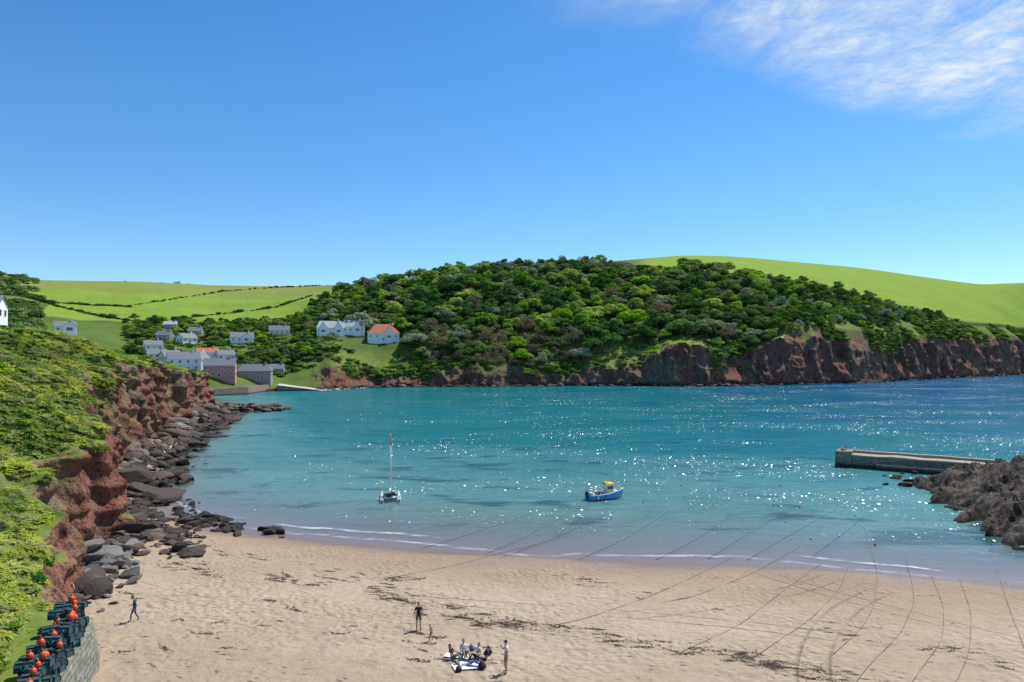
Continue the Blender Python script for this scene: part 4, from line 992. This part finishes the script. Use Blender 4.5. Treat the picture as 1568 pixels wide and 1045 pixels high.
def person(name,loc,yaw,kind,top,bottom,height=1.75,sleeves='short',legs='short',hair=M_hair,female=False,shoes=M_shoe,hat=None):
    J=pose(kind);root=bpy.data.objects.new(name,None);scene.collection.objects.link(root);sc=height/1.75
    V=[];Rd_=[];E=[];roots=[];seg=[]
    idx={}
    wS=.88 if female else 1.0
    def add(k,r,parent,mat,p=None):
        idx[k]=len(V);V.append(Vector(p if p is not None else J[k]));Rd_.append(r)
        if parent is None: roots.append(idx[k])
        else: E.append((idx[parent],idx[k]));seg.append((V[idx[parent]],V[idx[k]],mat))
    add('pel',(.155,.115),None,bottom);add('waist',(.14*wS,.10),'pel',top);add('chest',(.165*wS,.115),'waist',top);add('neck',(.058,.058),'chest',top);add('head0',(.055,.055),'neck',M_skin)
    lo=M_skin if legs=='short' else bottom;sl_=M_skin if sleeves!='long' else top
    for n in'LR':
        add('hip'+n,(.095,.095),'pel',bottom)
        kn=Vector(J['kn'+n]);hp_=Vector(J['hip'+n]);md=hp_.lerp(kn,.62);add('th'+n,(.082,.085),'hip'+n,bottom,md)
        add('kn'+n,(.055,.058),'th'+n,bottom if legs=='long' else M_skin)
        cf=kn.lerp(Vector(J['an'+n]),.35);add('cf'+n,(.055,.06),'kn'+n,lo,cf);add('an'+n,(.036,.04),'cf'+n,lo);add('toe'+n,(.04,.03),'an'+n,shoes)
        add('sh'+n,(.062*wS,.062),'chest',top);el=Vector(J['el'+n]);um=Vector(J['sh'+n]).lerp(el,.5);add('um'+n,(.052*wS,.052),'sh'+n,top if sleeves!='none' else M_skin,um)
        add('el'+n,(.040,.040),'um'+n,sl_);add('wr'+n,(.027,.025),'el'+n,sl_);add('pa'+n,(.038,.018),'wr'+n,M_skin)
        wr=Vector(J['wr'+n]);pa=Vector(J['pa'+n]);dr=(pa-wr).normalized();sd=Vector((0,1,0)) if abs(dr.y)<.8 else Vector((1,0,0));sd=(sd-dr*sd.dot(dr)).normalized();cu=dr.cross(sd)*(1 if n=='L' else -1)
        for q,(o,ln) in enumerate(((-.028,.062),(-.010,.074),(.010,.07),(.028,.056))):
            b0=wr.lerp(pa,.75)+sd*o;k0='f%s%d'%(n,q);add(k0+'a',(.0095,.0095),None,M_skin,b0);add(k0+'b',(.009,.009),k0+'a',M_skin,b0+dr*(ln*.6+.02));add(k0+'c',(.0075,.0075),k0+'b',M_skin,b0+dr*(ln+.02)+cu*.022)
        b0=wr.lerp(pa,.35)-sd*.02;add('t'+n+'a',(.011,.011),None,M_skin,b0);add('t'+n+'b',(.010,.010),'t'+n+'a',M_skin,b0-sd*.035+dr*.03);add('t'+n+'c',(.008,.008),'t'+n+'b',M_skin,b0-sd*.04+dr*.06)
    me=bpy.data.meshes.new('body_src');me.from_pydata([tuple(v) for v in V],E,[]);ob=bpy.data.objects.new('tmp_body',me);scene.collection.objects.link(ob)
    md=ob.modifiers.new('skin','SKIN');md.use_smooth_shade=True;sk=me.skin_vertices[0].data
    for i,r_ in enumerate(Rd_): sk[i].radius=r_;sk[i].use_root=i in roots
    ob.modifiers.new('sub','SUBSURF').levels=1
    dg=bpy.context.evaluated_depsgraph_get();dg.update();bm_=bpy.data.meshes.new_from_object(ob.evaluated_get(dg));bpy.data.objects.remove(ob)
    mats=[];bm_.materials.clear()
    for s_ in seg:
        if s_[2] not in mats: mats.append(s_[2])
    for m_ in mats: bm_.materials.append(m_)
    cs=np.array([p.center[:] for p in bm_.polygons]);best=np.full(len(cs),9e9);mi=np.zeros(len(cs),int)
    for a_,b2_,m_ in seg:
        a_=np.array(a_);b2_=np.array(b2_);ab=b2_-a_;t=np.clip(((cs-a_)@ab)/max(ab@ab,1e-9),0,1);ds=np.linalg.norm(cs-(a_+t[:,None]*ab),axis=1)
        k=ds<best;best[k]=ds[k];mi[k]=mats.index(m_)
    bm_.polygons.foreach_set('material_index',mi.astype(np.int32));bm_.polygons.foreach_set('use_smooth',np.ones(len(cs),bool))
    link('body',bm_,root)
    mb=MB();nk=Vector(J['neck']);h0=Vector(J['head0']);ax=(h0-nk).normalized();hc=h0+ax*.085
    fw=Vector((0,-1,0))-ax*Vector((0,-1,0)).dot(ax);fw.normalize()
    if kind=='lie': fw=Vector((0,-.35,1)).normalized()
    rt=fw.cross(ax)
    def hp2(x,y,z): q=hc+rt*x+fw*y+ax*z;return (q.x,q.y,q.z)
    def sph(r3,mat,off=(0,0,0),fn=None,nu=16,nv=12):
        t=MB();t.ball((0,0,0),r3,mat,nu,nv,fn);mb.add([hp2(v[0]+off[0],v[1]+off[1],v[2]+off[2]) for v in t.v],t.f,mat,True)
    sph((.076,.095,.115),M_skin,(0,0,0),lambda v:(v[0]*(1-.22*max(0,-v[2])),v[1]*(1-.08*max(0,-v[2])),v[2]))
    sph((.012,.02,.022),M_skin,(0,.095,-.015),nu=8,nv=6);sph((.022,.006,.006),M_rpaint,(0,.088,-.055),nu=8,nv=6)
    for s_ in(1,-1): sph((.011,.006,.008),M_eye,(s_*.03,.087,.012),nu=8,nv=6);sph((.01,.02,.028),M_skin,(s_*.078,0,-.005),nu=8,nv=6)
    sph((.083,.100,.105),hat or hair,(0,-.016,.028),lambda v:(v[0],v[1] if v[1]<.55 else .55+(v[1]-.55)*.3,v[2] if v[2]>-.25 else -.25+(v[2]+.25)*.3))
    if female: sph((.06,.04,.14),hair,(0,-.085,-.08))
    mb.obj('head',root)
    root.location=loc;root.rotation_euler=(0,0,yaw);root.scale=(sc,sc,sc);return root
navy=cloth('navy',(.03,.06,.12));jeans=cloth('jeans',(.07,.13,.22));blackc=cloth('black',(.02,.021,.024));khaki=cloth('khaki',(.12,.12,.08));whitec=cloth('white',(.7,.68,.66));pinks=cloth('dusky_pink',(.40,.18,.16));redc=cloth('red',(.45,.05,.04));bluec=cloth('blue',(.08,.16,.35));fair=simple('fair_hair',(.25,.16,.07),.7)
def at(px,py): return ground(px,py)
person('walking_person',at(206,952),R(-70),'walk',navy,jeans,1.78,'long','long')
person('standing_man',at(641,965),R(15),'stand',blackc,khaki,1.85,'short','short')
person('child',at(660,982),R(-60),'walk',M_skin,pinks,1.08,'none','short',fair)
person('standing_man',at(775,1031),R(-80),'phone',whitec,pinks,1.86,'short','short')
person('seated_woman',at(693,1010),R(70),'sit',blackc,jeans,1.68,'short','long',female=True)
person('seated_man',at(711,1004),R(20),'sit',whitec,khaki,1.76,'short','short')
person('seated_woman',at(731,1008),R(-30),'sit',whitec,blackc,1.66,'short','long',fair,True)
person('seated_man',at(743,1014),R(-70),'sit',blackc,blackc,1.74,'short','long')
person('lying_person',at(716,1021),R(80),'lie',whitec,bluec,1.68,'short','long',female=True)
def cliffperson(px,py,*a,**k):
    x,y,z=ground(px,py);person(a[0],(x,y,z+.45),*a[1:],**k)
cliffperson(104,912,'seated_person',R(60),'sit',redc,bluec,1.7)
cliffperson(96,903,'seated_person',R(30),'sit',bluec,blackc,1.6)
def bag(px,py,c,s):
    mb=MB();mb.ball((0,0,.16*s),(.26*s,.18*s,.2*s),c,12,8,lambda v:(v[0]*(1+.1*math.sin(7*v[2])),v[1],max(v[2],-.8)));mb.tube([(-.12*s,0,.33*s),(-.08*s,0,.46*s),(.08*s,0,.46*s),(.12*s,0,.33*s)],.02,c,6);mb.box((0,-.17*s,.13*s),(.26*s,.06*s,.16*s),c,0,.8)
    mb.obj('beach_bag',None,at(px,py),rng.uniform(0,3))
bag(702,1029,blackc,.9);bag(738,1024,blackc,1.1);bag(748,1002,blackc,1.0);bag(722,996,jeans,.9)
def towel(px,py,c,yaw,w=.8,l=1.7):
    x,y,z=at(px,py);vs=[];nx,ny=14,8
    for j in range(ny):
        for i in range(nx):
            a_=-l/2+l*i/(nx-1);b_=-w/2+w*j/(ny-1);xx=x+a_*math.cos(yaw)-b_*math.sin(yaw);yy=y+a_*math.sin(yaw)+b_*math.cos(yaw)
            vs.append((xx,yy,float(beach_z(xx,yy))+.06+.03*random.random()))
    link('beach_towel',mesh_np('beach_towel',vs,gridfaces(ny,nx),[c],True))
towel(716,1022,whitec,.3,.9,1.7);towel(700,1006,whitec,-.2,.7,1.5)

# ------------------------------------------------------------------ world, sun, camera
w=bpy.data.worlds.new('World');scene.world=w;w.use_nodes=True;b=NB('w',w)
sky=b.n('ShaderNodeTexSky',sky_type='NISHITA');sky.sun_disc=False;sky.sun_elevation=SUN_EL;sky.sun_rotation=SUN_AZ;sky.air_density=1.0;sky.dust_density=.1;sky.ozone_density=3.5;sky.altitude=20
g=b.n('ShaderNodeTexCoord').outputs['Generated'];gx,gy,gz=b.xyz(g)
gzc=b.math('MAXIMUM',gz,.03)
pl=b.n('ShaderNodeCombineXYZ',{0:b.math('DIVIDE',gx,gzc),1:b.math('DIVIDE',gy,gzc),2:0.0}).outputs[0]
A1=Vector((.02,1,.50));B1=Vector((.75,1,.325));nrm=B1.cross(A1).normalized()
if nrm.z<0: nrm=-nrm
f1=b.n('ShaderNodeVectorMath',{0:g,1:tuple(nrm)},operation='DOT_PRODUCT').outputs['Value']
ns1=b.noise(b.scl(pl,(1.7,.9,1),(0,0,math.radians(-38))),1.6,9,.68,.4);ns2=b.noise(b.scl(pl,(1,1.6,1),(0,0,.9)),10,6,.7,.4);ns3=b.noise(pl,.9,3,.5)
cl=b.map(ns1,.34,.62);cl=b.math('MULTIPLY',cl,b.map(ns2,.28,.62,.35,1.0))
cl=b.math('MULTIPLY',cl,b.map(b.math('ADD',f1,b.map(ns3,.3,.7,-.035,.035)),-.015,.05));cl=b.math('MULTIPLY',cl,b.map(gx,.0,.36));cl=b.math('MULTIPLY',cl,b.map(gy,0,.1))
cl=b.math('MULTIPLY',cl,.95,True)
hs=b.n('ShaderNodeHueSaturation',{'Saturation':1.30,'Value':1.12,'Color':sky.outputs[0]}).outputs[0]
hs=b.mix(b.map(gz,.30,.0,0,.7),hs,b.mix(1.0,hs,(.66,.83,1.0),'MULTIPLY'))
c=b.mix(cl,hs,(6.2,6.5,6.8))
bg=b.n('ShaderNodeBackground',{'Color':c,'Strength':.138});b.n('ShaderNodeOutputWorld',{'Surface':bg.outputs[0]})
sd=bpy.data.lights.new('sun','SUN');sd.energy=5.0;sd.angle=math.radians(.5);sd.color=(1,.95,.87)
so=bpy.data.objects.new('sun',sd);scene.collection.objects.link(so)
sv=Vector((math.sin(SUN_AZ)*math.cos(SUN_EL),math.cos(SUN_AZ)*math.cos(SUN_EL),math.sin(SUN_EL)))
so.rotation_euler=sv.to_track_quat('Z','Y').to_euler();so.location=(60,60,120)
cd=bpy.data.cameras.new('camera');cd.sensor_width=36;cd.lens=36*F/1568;cd.shift_y=22.5/1568;cd.clip_end=20000;cd.clip_start=.1
co=bpy.data.objects.new('camera',cd);scene.collection.objects.link(co);co.location=(0,0,CAMZ);co.rotation_euler=(math.pi/2,0,0);scene.camera=co
scene.view_settings.view_transform='Standard';scene.view_settings.look='None';scene.view_settings.exposure=0
